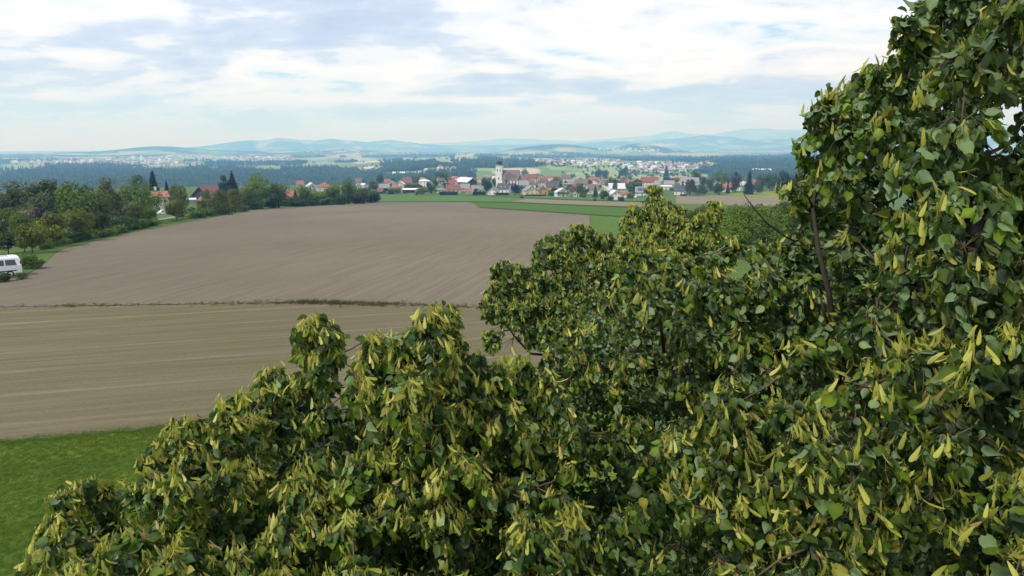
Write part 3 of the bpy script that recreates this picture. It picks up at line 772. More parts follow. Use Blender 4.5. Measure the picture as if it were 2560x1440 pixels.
def window(parent, x, y, z, ang, w_=1.1, h_=1.3):
    """window on a wall; ang = direction of its outward normal measured so that 0 faces -y"""
    o = mesh_obj('window', ME_win, parent, M_frame); o.location = (x, y, z); o.rotation_euler = (0, 0, ang); o.scale = (w_, 1, h_)
    p = mesh_obj('pane', ME_pane, o, M_glass)
    return o
def house(label, px, base_y, wpx, orient='g', yaw=0.0, wall='white', roof='red', he=4.4, length=11.0, pitch=36, kind='gable', name='house', cat='house',
          chimney=1, dormer=0, balcony=False, solar=False, storeys=2, wood_gable=False, windows=True, group=None, dist=None, door=True, over=0.6):
    """orient g: gable turned to the viewer, e: eaves turned to the viewer"""
    g = on_ground(px, base_y)[0] if dist is None else None
    if g is None:
        v = raydir(px, 400); v = v / np.hypot(v[0], v[1]); g = np.array([v[0] * dist, v[1] * dist, 0.0]); g[2] = ground(g[0], g[1])
    az = math.atan2(g[0], g[1])
    f = project(g)[2]
    W = wpx * f / F * (0.92 if 800 < px < 1900 else 1.0)
    root = empty(name, (g[0], g[1], g[2] - 0.15), -az + math.radians(yaw))
    tag(root, label, cat, group)
    # local frame: facade towards the viewer on y = 0, house behind it (y > 0), x across
    rise_span = W if orient == 'g' else length
    hr = rise_span / 2 * math.tan(math.radians(pitch))
    X = W / 2; L = length
    mb = MB()
    if kind == 'gable':
        if orient == 'g':
            a = [(-X, 0, -1.5), (X, 0, -1.5), (X, 0, he), (0, 0, he + hr), (-X, 0, he)]
            mb.hull(a, [(x, L, z) for x, y, z in a])
        else:
            a = [(-X, 0, -1.5), (-X, L, -1.5), (-X, L, he), (-X, L / 2, he + hr), (-X, 0, he)]
            mb.hull([(x, y, z) for x, y, z in a][::-1], [(X, y, z) for x, y, z in a][::-1])
    else:
        mb.box(-X, X, 0, L, -1.5, he)
    mesh_obj('wall', mb.mesh('wall'), root, WALL[wall])
    rb = MB(); th = 0.22; o_ = over
    if kind == 'gable':
        s = hr / (rise_span / 2)
        for sgn in (-1, 1):
            if orient == 'g':
                e = (sgn * (X + o_), he - s * o_); t = (0, he + hr)
                prof = [(e[0], e[1] + 0.02), (t[0], t[1] + 0.02), (t[0], t[1] + th + 0.03), (e[0], e[1] + th)]
                A_ = [(p[0], -o_, p[1]) for p in prof]; B_ = [(p[0], L + o_, p[1]) for p in prof]
                if sgn > 0: A_, B_ = A_[::-1], B_[::-1]
                rb.hull(A_[::-1], B_[::-1])
            else:
                c0 = L / 2
                e = (c0 + sgn * (L / 2 + o_), he - s * o_); t = (c0, he + hr)
                prof = [(e[0], e[1] + 0.02), (t[0], t[1] + 0.02), (t[0], t[1] + th + 0.03), (e[0], e[1] + th)]
                A_ = [(-X - o_, p[0], p[1]) for p in prof]; B_ = [(X + o_, p[0], p[1]) for p in prof]
                if sgn > 0: A_, B_ = A_[::-1], B_[::-1]
                rb.hull(A_, B_)
    elif kind == 'hip':
        m_ = min(X, L / 2); h2 = m_ * math.tan(math.radians(pitch)); e = o_
        rx, ry = X - m_ * 0.85, L / 2 - m_ * 0.85
        b0 = [(-X - e, -e, he - 0.1), (X + e, -e, he - 0.1), (X + e, L + e, he - 0.1), (-X - e, L + e, he - 0.1)]
        b1 = [(x, y, z + 0.22) for x, y, z in b0]
        tz = he + h2
        if rx > ry: top = [(-max(rx, 0.01), L / 2, tz), (max(rx, 0.01), L / 2, tz)]; fc = [(4, 5, 9, 8), (6, 7, 8, 9), (5, 6, 9), (7, 4, 8)]
        else: top = [(0, L / 2 - max(ry, 0.01), tz), (0, L / 2 + max(ry, 0.01), tz)]; fc = [(4, 5, 8), (6, 7, 9), (5, 6, 9, 8), (7, 4, 8, 9)]
        rb.add(b0 + b1 + top, [(3, 2, 1, 0), (0, 1, 5, 4), (1, 2, 6, 5), (2, 3, 7, 6), (3, 0, 4, 7)] + fc)
        hr = h2
    else:   # flat or slightly pitched sheet roof
        rb.hull([(-X - e_, y, z) for e_ in (o_,) for y, z in ((-o_, he), (L + o_, he + 0.6), (L + o_, he + 0.85), (-o_, he + 0.25))],
                [(X + o_, y, z) for y, z in ((-o_, he), (L + o_, he + 0.6), (L + o_, he + 0.85), (-o_, he + 0.25))])
        hr = 0.4
    rf = mesh_obj('roof', rb.mesh('roof'), root, ROOF[roof])
    if wood_gable and kind == 'gable':
        if orient == 'g':
            wg = MB().hull([(X * 0.98, -0.03, he + 0.05), (0, -0.03, he + hr - 0.05), (-X * 0.98, -0.03, he + 0.05)], [(X * 0.98, -0.10, he + 0.05), (0, -0.10, he + hr - 0.05), (-X * 0.98, -0.10, he + 0.05)])
            mesh_obj('gable_boarding', wg.mesh('gable_boarding'), root, WALL['brownwood'])
    for c_ in range(chimney):
        ch = mesh_obj('chimney', ME_chim, rf, M_chim)
        ch.location = (X * (0.25 if orient == 'g' else (-0.4 + 0.8 * c_)), L * (0.45 if orient == 'g' else 0.55), he + hr * 0.9)
    rows = [1.5] if he < 3.6 else ([1.5, 4.1] if he < 6.2 else [1.5, 4.2, 6.9])
    if windows:
        n = max(2, int(W / 3.2))
        for zi, z in enumerate(rows):
            for k in range(n):
                x = -X + W * (k + 0.5) / n
                if zi == 0 and door and k == n // 2:
                    d_ = mesh_obj('door', ME_door, root, M_door); d_.location = (x, 0, 0.15); continue
                window(root, x, 0, z, 0)
        if kind == 'gable' and orient == 'g' and hr > 2.4:
            for x in ((-1.1, 1.1) if hr > 3 else (0,)):
                window(root, x, -0.12 if wood_gable else 0, he + hr * 0.33, 0, 0.9, 1.1)
        sx = -1 if (yaw < 0) else 1
        for z in rows:       # the flank that turns to the viewer
            for k in range(max(1, int(L / 4))):
                y = L * (k + 0.5) / max(1, int(L / 4))
                window(root, sx * X, y, z, math.pi / 2 * sx)
        if kind == 'gable' and orient == 'e' and hr > 2.4:
            window(root, sx * X, L / 2, he + hr * 0.3, math.pi / 2 * sx, 0.9, 1.1)
    for k in range(dormer):
        s = hr / (rise_span / 2)
        if orient == 'e':
            x = -X + W * (k + 1) / (dormer + 1); y0 = L * 0.14; z0 = he + s * y0
            dm = MB().box(x - 0.8, x + 0.8, y0, y0 + 1.6, z0 - 0.2, z0 + 1.25).mesh('dormer')
            mesh_obj('dormer', dm, rf, WALL[wall])
            mesh_obj('dormer_roof', MB().box(x - 1.05, x + 1.05, y0 - 0.25, y0 + 2.0, z0 + 1.25, z0 + 1.4).mesh('dormer_roof'), rf, ROOF[roof])
            wd = window(root, x, y0, z0 + 0.6, 0, 0.9, 0.8)
    if balcony:
        z = 2.9
        bb = MB().box(-X * 0.85, X * 0.85, -1.2, -0.05, z - 0.15, z).box(-X * 0.85, X * 0.85, -1.25, -1.15, z, z + 0.95)
        for sg in (-1, 1): bb.box(sg * X * 0.85 - 0.05, sg * X * 0.85 + 0.05, -1.2, -0.05, z, z + 0.95).box(sg * X * 0.8 - 0.08, sg * X * 0.8 + 0.08, -1.2, -1.04, -0.5, z - 0.15)
        mesh_obj('balcony', bb.mesh('balcony'), root, M_balc)
    if solar and kind == 'gable' and orient == 'e':
        s = hr / (L / 2)
        for k in range(4):
            x0 = -X * 0.7 + k * X * 0.36
            pts = [(x0, L * 0.1, he + s * L * 0.1 + 0.36), (x0 + X * 0.32, L * 0.1, he + s * L * 0.1 + 0.36), (x0 + X * 0.32, L * 0.38, he + s * L * 0.38 + 0.36), (x0, L * 0.38, he + s * L * 0.38 + 0.36)]
            mesh_obj('solar_panel', MB().hull(pts[::-1], [(x, y, z - 0.08) for x, y, z in pts][::-1]).mesh('solar_panel'), rf, M_solar)
    return root

VG = 'houses of the village behind the green strips'
HOUSES = [
    # label, px, base, width, kwargs
    ('white house with grey roof, first in the village beside the hedgerow end', 899, 476, 14, dict(roof='grey', he=4.0)),
    ('small brown-roofed house peeping over the end of the hedgerow', 897, 464, 14, dict(orient='e', roof='brown', wall='pale', length=9)),
    ('white gabled cottage between hedgerow and grey-green willow', 915, 474, 11, dict(roof='light', yaw=20)),
    ('pale-roofed white house under the tall dark tree, upper left of village', 946, 459, 14, dict(roof='white', yaw=25)),
    ('long dark wooden shed with grey roof at the left of the green strip', 960, 478, 23, dict(orient='e', wall='wood', roof='grey', he=3.2, length=9, windows=False, chimney=0, name='shed', cat='shed')),
    ('low red-roofed hut at the left end of the green strip', 951, 484, 13, dict(orient='e', wall='wood', roof='red', he=2.0, length=7, chimney=0, windows=False, name='shed', cat='shed')),
    ('orange-roofed bungalow behind the dark wooden shed', 969, 464, 15, dict(orient='e', roof='orange', wall='pale', length=9, he=3.2)),
    ('white house with orange hipped roof standing right at the green strip', 996, 482.5, 20, dict(kind='hip', roof='orange', length=11, he=4.6, yaw=15)),
    ('grey-roofed white house left of the long red roof', 1003, 456, 16, dict(orient='e', roof='grey', length=11)),
    ('small white house with red roof rising behind the long red roof', 1019, 452, 13, dict(orient='e', roof='red', length=10)),
    ('white house with grey roof right of the two red roofs', 1035, 456, 14, dict(roof='light', yaw=-15)),
    ('long white house with wide red roof, left part of the village', 1019, 466, 24, dict(orient='e', roof='red', length=11, he=3.6, yaw=8)),
    ('boxy two-storey white house with pale hipped roof', 1057, 467, 21, dict(kind='hip', roof='white', he=6.0, length=11, yaw=-20, pitch=24)),
    ('low dark shed with white sheet roof behind the green strip', 1022, 482, 32, dict(kind='flat', wall='wood', roof='white', he=2.7, length=12, windows=False, chimney=0, name='shed', cat='shed')),
    ('small flat white-roofed garage right of the white sheet roof', 1044, 480, 10, dict(kind='flat', roof='white', he=2.5, length=6, windows=False, chimney=0, name='garage', cat='garage', wall='pale')),
    ('white bungalow with grey hipped roof left of the dark hedge', 1102, 482, 23, dict(kind='hip', roof='grey', he=2.8, length=10, pitch=24)),
    ('white house with broad red roof behind the clipped dark hedge', 1134, 482, 37, dict(orient='e', roof='red', length=11, he=3.0, dormer=1, yaw=6)),
    ('long low grey roof above the broad red roof', 1120, 467, 34, dict(orient='e', roof='grey', wall='pale', length=9, he=2.6, pitch=20, chimney=0)),
    ('big cream house with red hipped roof and two chimneys', 1137, 453.5, 28, dict(kind='hip', wall='cream', roof='orange', he=5.2, length=14, chimney=2, pitch=40)),
    ('grey-brown roof between the big cream house and the dark barn', 1161, 452, 17, dict(orient='e', roof='grey', wall='pale', length=11)),
    ('orange-roofed farmhouse behind the dark barn', 1202, 455, 25, dict(orient='e', roof='orange', wall='cream', length=12, he=5)),
    ('small bright orange roof left of the church tower', 1231, 448, 11, dict(orient='e', roof='orange', wall='white', length=8)),
    ('white gabled lean-to with brown roof in front of the dark barn', 1163, 478, 24, dict(orient='e', roof='grey', wall='pale', length=10, he=3.0)),
    ('brick-roofed garden house beside the dark hedge', 1171, 484, 16, dict(orient='e', roof='orange', wall='cream', length=6, he=2.1, windows=False, chimney=0)),
    ('low cream house with grey roof behind the second hedge', 1194, 481, 28, dict(orient='e', wall='cream', roof='grey', length=9, he=2.8, yaw=10)),
    ('white gabled house with arched dark window and grey roof', 1230, 487, 25, dict(roof='grey', he=2.9, length=12, yaw=-12, pitch=40)),
    ('large white house with dark roof and two white dormers', 1256, 483, 33, dict(orient='e', roof='dark', he=4.0, length=12, dormer=2, yaw=-16)),
    ('small white gable beneath the church nave', 1292, 462, 11, dict(roof='grey', he=5.0, yaw=-20)),
    ('grey-roofed house right of the purple beech', 1311, 474, 24, dict(orient='e', roof='grey', wall='pale', length=11, yaw=10)),
    ('cream gabled house with grey-brown roof right at the field edge', 1330, 488, 35, dict(wall='cream', roof='grey', he=3.6, length=13, yaw=14, pitch=38)),
    ('orange gabled house beside the cream one', 1358, 486, 25, dict(wall='orange', roof='brown', he=3.6, length=12, yaw=16, pitch=40)),
    ('long cream inn with red roof and rows of windows near the church', 1325, 459, 34, dict(orient='e', wall='cream', roof='red', he=6.4, length=12, yaw=0, pitch=34, chimney=2)),
    ('cream gable end joining the long red-roofed inn', 1354, 459, 26, dict(wall='cream', roof='red', he=6.0, length=13, yaw=10)),
    ('low red roof in front of the long inn', 1323, 464, 26, dict(orient='e', roof='red', wall='pale', length=9, he=2.4, chimney=0)),
    ('red roof right behind the inn gable', 1376, 450, 22, dict(orient='e', roof='red', wall='cream', length=11, he=5)),
    ('dark slate gable roof behind the orange house', 1353, 470, 26, dict(wall='white', roof='dark', he=3.4, length=12, yaw=12)),
    ('wide dark slate roof over an ochre wall', 1381, 475, 32, dict(orient='e', wall='orange', roof='dark', he=3.6, length=12, yaw=-8, dormer=1)),
    ('cream house with brownish red roof, top row centre', 1414, 456, 25, dict(orient='e', wall='cream', roof='brown', he=5, length=11)),
    ('white gabled house with long grey roof in the top row', 1445, 455, 31, dict(orient='e', roof='grey', he=5, length=11, yaw=-20)),
    ('red roof at the left of the long grey roof in the top row', 1400, 447, 20, dict(orient='e', roof='orange', wall='cream', length=10)),
    ('white gable with glowing orange-red roof', 1480, 463, 31, dict(orient='e', roof='orange', he=4.2, length=11, yaw=-24)),
    ('broad grey-brown roof below the white top-row gable', 1453, 466, 34, dict(orient='e', roof='brown', wall='pale', he=3, length=11)),
    ('flat dark-grey roof with white edge in mid village', 1422, 468, 28, dict(kind='flat', roof='grey', wall='grey', he=3, length=11, chimney=0)),
    ('white chalet with pale roof and wooden balcony at the field edge', 1408, 492, 36, dict(roof='light', he=3.6, length=11, balcony=True, yaw=10, pitch=30)),
    ('red roof with dark opening behind the balcony chalet', 1427, 480, 28, dict(roof='red', he=3.4, length=11, yaw=-10, wall='brownwood')),
    ('tiny white gabled annex beside the balcony chalet', 1441, 492, 13, dict(roof='grey', he=2.4, length=7, chimney=0, yaw=6)),
    ('white house with red-brown roof beside the dark cypress', 1482, 485, 25, dict(orient='e', roof='brown', he=4.2, length=11, yaw=16)),
    ('cream gable with pale roof right of the dark cypress', 1508, 486, 28, dict(wall='cream', roof='light', he=3.4, length=12, yaw=-10, pitch=34)),
    ('house with large light-grey roof behind the columnar thuja', 1543, 479, 42, dict(orient='e', roof='light', wall='pale', he=3.0, length=12, yaw=8)),
    ('white half-timbered gable with white bargeboards nearest the tan field', 1539, 500, 31, dict(roof='white', he=3.2, length=9, yaw=12, pitch=38)),
    ('house with orange-brown hipped roof next to the half-timbered gable', 1564, 494, 27, dict(kind='hip', wall='white', roof='orange', he=2.8, length=10, pitch=34)),
    ('grey hipped roof above the large light-grey roof', 1557, 456, 27, dict(kind='hip', roof='grey', wall='pale', he=4.4, length=12)),
    ('large brown chalet with red roof and boarded gable', 1593, 467, 26, dict(wall='brownwood', roof='brown', he=5.4, length=16, balcony=True, yaw=14, pitch=30)),
    ('long cream wing with red-brown roof joining the brown chalet', 1625, 467, 44, dict(orient='e', wall='cream', roof='red', he=5.6, length=14, yaw=6, pitch=30)),
    ('grey roof with solar panels beside the blue car', 1605, 489, 35, dict(orient='e', roof='grey', wall='white', he=3.0, length=11, solar=True)),
    ('dark brown twin-gabled roof right of the long cream wing', 1660, 453, 16, dict(wall='brownwood', roof='brown', he=3.6, length=12)),
    ('second dark brown gable next to the yellow tree', 1674, 453, 15, dict(wall='brownwood', roof='brown', he=3.6, length=12)),
    ('orange pyramid roof behind the yellow tree', 1704, 455, 18, dict(kind='hip', roof='orange', wall='cream', he=4.6, length=9, pitch=52, chimney=0)),
    ('long grey-pink roof with white gable end beside the yellow tree', 1722, 462, 46, dict(orient='e', roof='grey', wall='white', he=3.4, length=12, yaw=-12)),
    ('grey roof below the twin brown gables', 1672, 468, 26, dict(orient='e', roof='grey', wall='pale', he=3.0, length=10)),
    ('white flat roof half hidden by the yellow-green linden top', 1665, 474, 28, dict(kind='flat', roof='white', wall='white', he=3.0, length=10, chimney=0)),
    ('white house with dark roof and solar panels at the tan field', 1697, 487, 26, dict(orient='e', roof='dark', he=3.6, length=11, solar=True, yaw=-14)),
    ('white cottage wall glimpsed between two willows', 1774, 474, 12, dict(roof='grey', he=3)),
    ('orange-roofed house left of the dark spruce', 1817, 479, 26, dict(orient='e', roof='orange', he=3.0, length=10, yaw=-10)),
    ('small orange gable close to the dark spruce', 1849, 477, 14, dict(roof='orange', he=2.6, length=8)),
    ('brown gabled house with white wall behind the spruces', 1858, 463, 18, dict(wall='white', roof='brown', he=4.6, length=11, wood_gable=True)),
    ('red roof right of the dark spruce', 1882, 466, 12, dict(orient='e', roof='red', he=4, length=9)),
    # left part, behind the hedgerow
    ('red-roofed white house left of the orange-roofed pair behind hedgerow', 751, 470, 17, dict(orient='e', roof='orange', he=3.6, length=9)),
    ('white gabled house between the two orange roofs behind hedgerow', 782, 478, 22, dict(roof='light', he=4.6, length=10, yaw=12)),
    ('white house with wide orange hipped roof behind the hedgerow', 811, 478, 36, dict(kind='hip', roof='orange', he=3.8, length=13)),
]
for lab, hx, hy, hw, kw in HOUSES:
    house(lab, hx, hy, hw, group=kw.pop('group', VG), **kw)

# roofs half hidden in the back rows, which nothing tells apart
for k in range(34):
    wl_ = random.choice(['white', 'white', 'white', 'cream']); rf_ = random.choice(['red', 'brown', 'brown', 'grey', 'dark', 'grey', 'light'])
    hx = random.choice([random.uniform(1290, 1760), random.uniform(950, 1240), random.uniform(1380, 1660)])
    house('small %s house with %s roof squeezed into the village back rows' % (wl_, rf_), hx, random.uniform(447, 472), random.uniform(13, 22), random.choice('eeg'), random.uniform(-25, 25), wl_, rf_, he=random.uniform(3, 5), length=10, group='small houses in the back rows of the village')
# dark barn with metal roof
house('big dark barn with pale sheet-metal roof in the village centre', 1181, 469.5, 31, 'g', 34, 'wood', 'white', he=6.0, length=22, pitch=34, chimney=0, windows=False, name='barn', cat='barn', door=False)
house('pale sheet-roofed annex on the left of the dark barn', 1154, 468, 22, 'e', 30, 'white', 'white', he=5.0, length=10, pitch=30, chimney=0, windows=False, name='barn_annex', cat='barn', door=False)
# buildings behind the hedgerow on the left
house('dark wooden barn with steep red roof behind the hedgerow', 503, 508, 56, 'g', -44, 'wood', 'red', he=4.4, length=17, pitch=40, chimney=0, windows=False, name='barn', cat='barn', over=1.0)
house('low red-roofed porch in front of the dark barn', 506, 512, 24, 'e', -44, 'brownwood', 'orange', he=2.6, length=5, chimney=0, windows=False, name='barn_annex', cat='barn')
house('white house with faded red roof between birch and round tree', 407, 531, 33, 'e', 10, 'white', 'pink', he=5.6, length=8, pitch=24, chimney=0, storeys=2)
house('pale grey carport with flat ribbed roof beside the barn', 472, 511, 32, 'f', 0, 'grey', 'light', he=2.6, length=7, kind='flat', chimney=0, windows=False, name='carport', cat='carport', door=False)
house('house with steep faded red pyramid roof inside the hedgerow', 733, 504, 38, 'e', 20, 'pale', 'pink', he=2.6, length=12, kind='hip', pitch=48, chimney=0, windows=False)
house('low brown-roofed house hidden behind the birches at far left', 98, 573, 34, 'e', 20, 'white', 'brown', he=2.0, length=8, pitch=24, chimney=0)
house('white house wall behind the first leafy trees at the left edge', 22, 600, 60, 'e', 10, 'white', 'grey', he=2.0, length=7, pitch=16, chimney=0)
house('white house half hidden beside the dark bushes of the hedgerow', 300, 552, 36, 'e', 0, 'white', 'grey', he=2.8, length=7, chimney=0)
# greenhouses and sheds in the valley
house('long white greenhouse roofs in the valley behind the village', 1035, 438, 112, 'e', 5, 'light' if False else 'white', 'white', he=6.0, length=40, pitch=8, chimney=0, windows=False, name='greenhouse', cat='greenhouse', door=False)
house('small white hall in the valley left of the greenhouse', 886, 441, 28, 'e', 0, 'white', 'white', he=5.0, length=20, pitch=8, chimney=0, windows=False, name='hall', cat='hall', door=False)
house('long pale greenhouse strip on the slope at the right', 1930, 430, 100, 'e', -8, 'grey', 'light', he=4.0, length=60, pitch=8, chimney=0, windows=False, name='greenhouse', cat='greenhouse', door=False)

# ------------------------------------------------------------------ church
def church():
    g = on_ground(1250, 471)[0]
    f = project(g)[2]; u = f / F              # metres per photograph pixel here
    az = math.atan2(g[0], g[1])
    root = empty('church', (g[0], g[1], g[2] - 0.2), -az + math.radians(-14))
    tag(root, 'parish church with white tower, black onion dome and brown nave roof', 'church')
    tw = 7.6 * u; H = 55 * u                  # half width and height of the tower
    x0 = -3 * u
    t = MB().box(x0 - tw, x0 + tw, 0, 2 * tw, -1.5, H)
    t.box(x0 - tw - 0.25, x0 + tw + 0.25, -0.25, 2 * tw + 0.25, H * 0.62, H * 0.635)
    t.box(x0 - tw - 0.35, x0 + tw + 0.35, -0.35, 2 * tw + 0.35, H, H + 0.5)
    tower = mesh_obj('tower', t.mesh('tower'), root, WALL['white'])
    cx_, cy_ = x0, tw
    r_ = tw
    dome = MB().lathe([(r_ * 1.0, H + 0.5), (r_ * 0.85, H + 1.2), (r_ * 0.62, H + 1.9), (r_ * 0.60, H + 2.4), (r_ * 0.9, H + 3.1), (r_ * 1.05, H + 4.0), (r_ * 0.92, H + 4.8), (r_ * 0.55, H + 5.5), (r_ * 0.25, H + 6.0), (r_ * 0.12, H + 6.6), (0.08, H + 7.4), (0.06, H + 9.0)], 16, cx_, cy_)
    dome.box(cx_ - 0.5, cx_ + 0.5, cy_ - 0.06, cy_ + 0.06, H + 8.3, H + 8.45)
    mesh_obj('onion_dome', dome.mesh('onion_dome', True), tower, simple('dome_copper', (0.035, 0.042, 0.045), 0.45, 0.3, 1.0, 0.5))
    for z in (H * 0.82, H * 0.45):
        for sx in (-0.45, 0.45) if z > H * 0.6 else (0,):
            window(tower, x0 + sx * tw, 0, z, 0, 1.1, 3.2)
        window(tower, x0 + tw, tw, z, math.pi / 2, 1.1, 3.2)
    # nave to the right, ridge running across the view
    n0, n1 = x0 + tw, 46 * u; D = 13.0; e = 9.2; hr = 8.6; y0 = -1.2
    prof = [(y0, -1.5), (y0 + D, -1.5), (y0 + D, e), (y0 + D / 2, e + hr), (y0, e)]
    nv = MB().hull([(n0, y, z) for y, z in prof][::-1], [(n1, y, z) for y, z in prof][::-1])
    nave = mesh_obj('nave', nv.mesh('nave'), root, WALL['white'])
    rb = MB(); s = hr / (D / 2); o_ = 0.6
    for sg in (-1, 1):
        ey = y0 + D / 2 + sg * (D / 2 + o_)
        q = [(ey, e - s * o_ + 0.02), (y0 + D / 2, e + hr + 0.02), (y0 + D / 2, e + hr + 0.3), (ey, e - s * o_ + 0.26)]
        A_ = [(n0 + 0.02, y, z) for y, z in q]; B_ = [(n1 + 0.5, y, z) for y, z in q]
        if sg > 0: A_, B_ = A_[::-1], B_[::-1]
        rb.hull(A_, B_)
    mesh_obj('nave_roof', rb.mesh('nave_roof'), root, ROOF['brown'])
    for k in range(5):
        x = n0 + (n1 - n0) * (k + 0.6) / 5.3
        window(nave, x, y0, e * 0.55, 0, 1.6, 6.0)
        mesh_obj('buttress', MB().hull([(x - 2.3, y0 - 1.2, -1.5), (x - 1.7, y0 - 1.2, -1.5), (x - 1.7, y0 - 1.2, e * 0.5), (x - 2.3, y0 - 1.2, e * 0.5)], [(x - 2.3, y0, -1.5), (x - 1.7, y0, -1.5), (x - 1.7, y0, e * 0.8), (x - 2.3, y0, e * 0.8)]).mesh('buttress'), nave, WALL['white'])
    # choir, lower and narrower, at the right end
    c1 = n1 + 11 * u; Dc = 9; yc = y0 + 2.0; hc = 5.5
    ch = MB().hull([(n1 + 0.01, yc, -1.5), (n1 + 0.01, yc + Dc, -1.5), (n1 + 0.01, yc + Dc, e - 1), (n1 + 0.01, yc, e - 1)][::-1], [(c1, yc + 2.5, -1.5), (c1, yc + Dc - 2.5, -1.5), (c1, yc + Dc - 2.5, e - 1), (c1, yc + 2.5, e - 1)][::-1])
    chm = mesh_obj('choir', ch.mesh('choir'), root, WALL['white'])
    apex = (n1 + 0.6, yc + Dc / 2, e - 1 + hc)
    rim = [(n1 + 0.02, yc - 0.5, e - 1), (c1 + 0.5, yc + 2.2, e - 1), (c1 + 0.5, yc + Dc - 2.2, e - 1), (n1 + 0.02, yc + Dc + 0.5, e - 1)]
    cr = MB().add(rim + [apex], [(3, 2, 1, 0), (0, 1, 4), (1, 2, 4), (2, 3, 4), (3, 0, 4)])
    mesh_obj('choir_roof', cr.mesh('choir_roof'), root, ROOF['brown'])
    for y, ang in ((yc + Dc / 2, math.pi / 2),): window(chm, c1, y, e * 0.5, ang, 1.5, 5.0)
church()

# ------------------------------------------------------------------ far settlements: each house its own object, the smallest ones joined
FARH = []
for i, (wl_, rf_) in enumerate((('white', 'red'), ('white', 'orange'), ('cream', 'brown'), ('white', 'grey'), ('white', 'light'), ('pale', 'dark'))):
    mb = MB(); a = [(-5, 0, -2), (5, 0, -2), (5, 0, 5), (0, 0, 8.5), (-5, 0, 5)]
    mb.hull(a, [(x, 12, z) for x, y, z in a])
    nwall = len(mb.f)
    for sgn in (-1, 1):
        q = [(sgn * 5.6, 4.6), (0, 8.55), (0, 8.9), (sgn * 5.6, 4.95)]
        A_ = [(p[0], -0.6, p[1]) for p in q]; B_ = [(p[0], 12.6, p[1]) for p in q]
        if sgn < 0: A_, B_ = A_[::-1], B_[::-1]
        mb.hull(A_, B_)
    me = mb.mesh('far_house'); me.materials.append(WALL[wl_]); me.materials.append(ROOF[rf_])
    me.polygons.foreach_set('material_index', [0] * nwall + [1] * (len(mb.f) - nwall)); me.update()
    FARH.append((me, np.array(mb.v), mb.f, nwall))
# clusters: x, y, half width, half height (photograph), count, how many stand as own objects, label, group
CL = [
    (1648, 420, 92, 13, 120, 120, 'small house of the hillside settlement behind the village, right', 'houses on the hillside behind the village'),
    (1470, 407, 90, 8, 75, 75, 'small house of the settlement on the rise behind the church', 'houses on the rise behind the church'),
    (1365, 405, 26, 5, 14, 14, 'small house at the left end of the rise behind church', 'houses at the left end of the rise'),
    (1760, 413, 28, 5, 12, 12, 'tiny house at the right end of the hillside settlement', 'houses at the right end of the hillside settlement'),
    (915, 422, 40, 4, 14, 14, 'farm building in the valley clearing left of the greenhouse', 'farm buildings in the valley clearing'),
    (1100, 425, 40, 5, 8, 8, 'single farm building among the fields left of church tower', 'farm buildings left of the church tower'),
    (400, 411, 110, 4.5, 80, 45, 'tiny house of the distant town above the forest', 'houses of the distant town'),
    (180, 407, 150, 4, 70, 0, '', ''), (330, 402, 120, 4, 60, 0, '', ''), (640, 398, 110, 6, 110, 0, '', ''), (470, 394, 160, 3, 50, 0, '', ''),
    (1000, 385, 130, 4, 50, 0, '', ''), (1570, 375, 80, 4, 50, 0, '', ''), (1350, 388, 90, 3, 30, 0, '', ''), (1780, 376, 120, 3, 30, 0, '', ''), (820, 380, 80, 3, 25, 0, '', '')]
jv, jf, jm = [], [], []
for (cx0, cy0, rx, ry, cnt, own, lab, grp) in CL:
    where = 'among the ' + grp
    a_ = R.uniform(0, 2 * np.pi, cnt); q_ = np.sqrt(R.uniform(0, 1, cnt))
    Pn = on_ground(cx0 + rx * q_ * np.cos(a_), cy0 + ry * q_ * np.sin(a_))
    for i in range(cnt):
        k = int(R.choice(6, p=[0.2, 0.16, 0.16, 0.16, 0.22, 0.1])); s = float(R.uniform(0.75, 1.35)) * (1.25 if own == 0 else 1.0)
        rz = float(R.uniform(0, 6.28))
        if i < own:
            o = mesh_obj('far_house', FARH[k][0]); o.location = Pn[i]; o.rotation_euler = (0, 0, rz); o.scale = (s, s, s)
            tag(o, ('%s with %s roof' % (lab.split(' of ')[0].split(' at ')[0].split(' in ')[0].split(' among ')[0], ('red', 'orange', 'brown', 'grey', 'pale', 'dark')[k])) + ' ' + where, 'house', grp)
        else:
            v = FARH[k][1] * s; c_, s_ = math.cos(rz), math.sin(rz)
            v = np.stack([v[:, 0] * c_ - v[:, 1] * s_, v[:, 0] * s_ + v[:, 1] * c_, v[:, 2]], -1) + Pn[i]
            b0 = len(jv); jv += v.tolist(); jf += [tuple(x + b0 for x in f) for f in FARH[k][2]]
            jm += [(k, 0)] * FARH[k][3] + [(k, 1)] * (len(FARH[k][2]) - FARH[k][3])
me = pymesh('far_town', jv, jf)
order = []
for (wl_, rf_) in (('white', 'red'), ('white', 'orange'), ('cream', 'brown'), ('white', 'grey'), ('white', 'light'), ('pale', 'dark')):
    me.materials.append(WALL[wl_]); me.materials.append(ROOF[rf_])
me.polygons.foreach_set('material_index', [2 * k + j for k, j in jm]); me.update()
tag(mesh_obj('far_town', me), 'specks of white and red houses of the distant towns', 'town', kind='stuff')
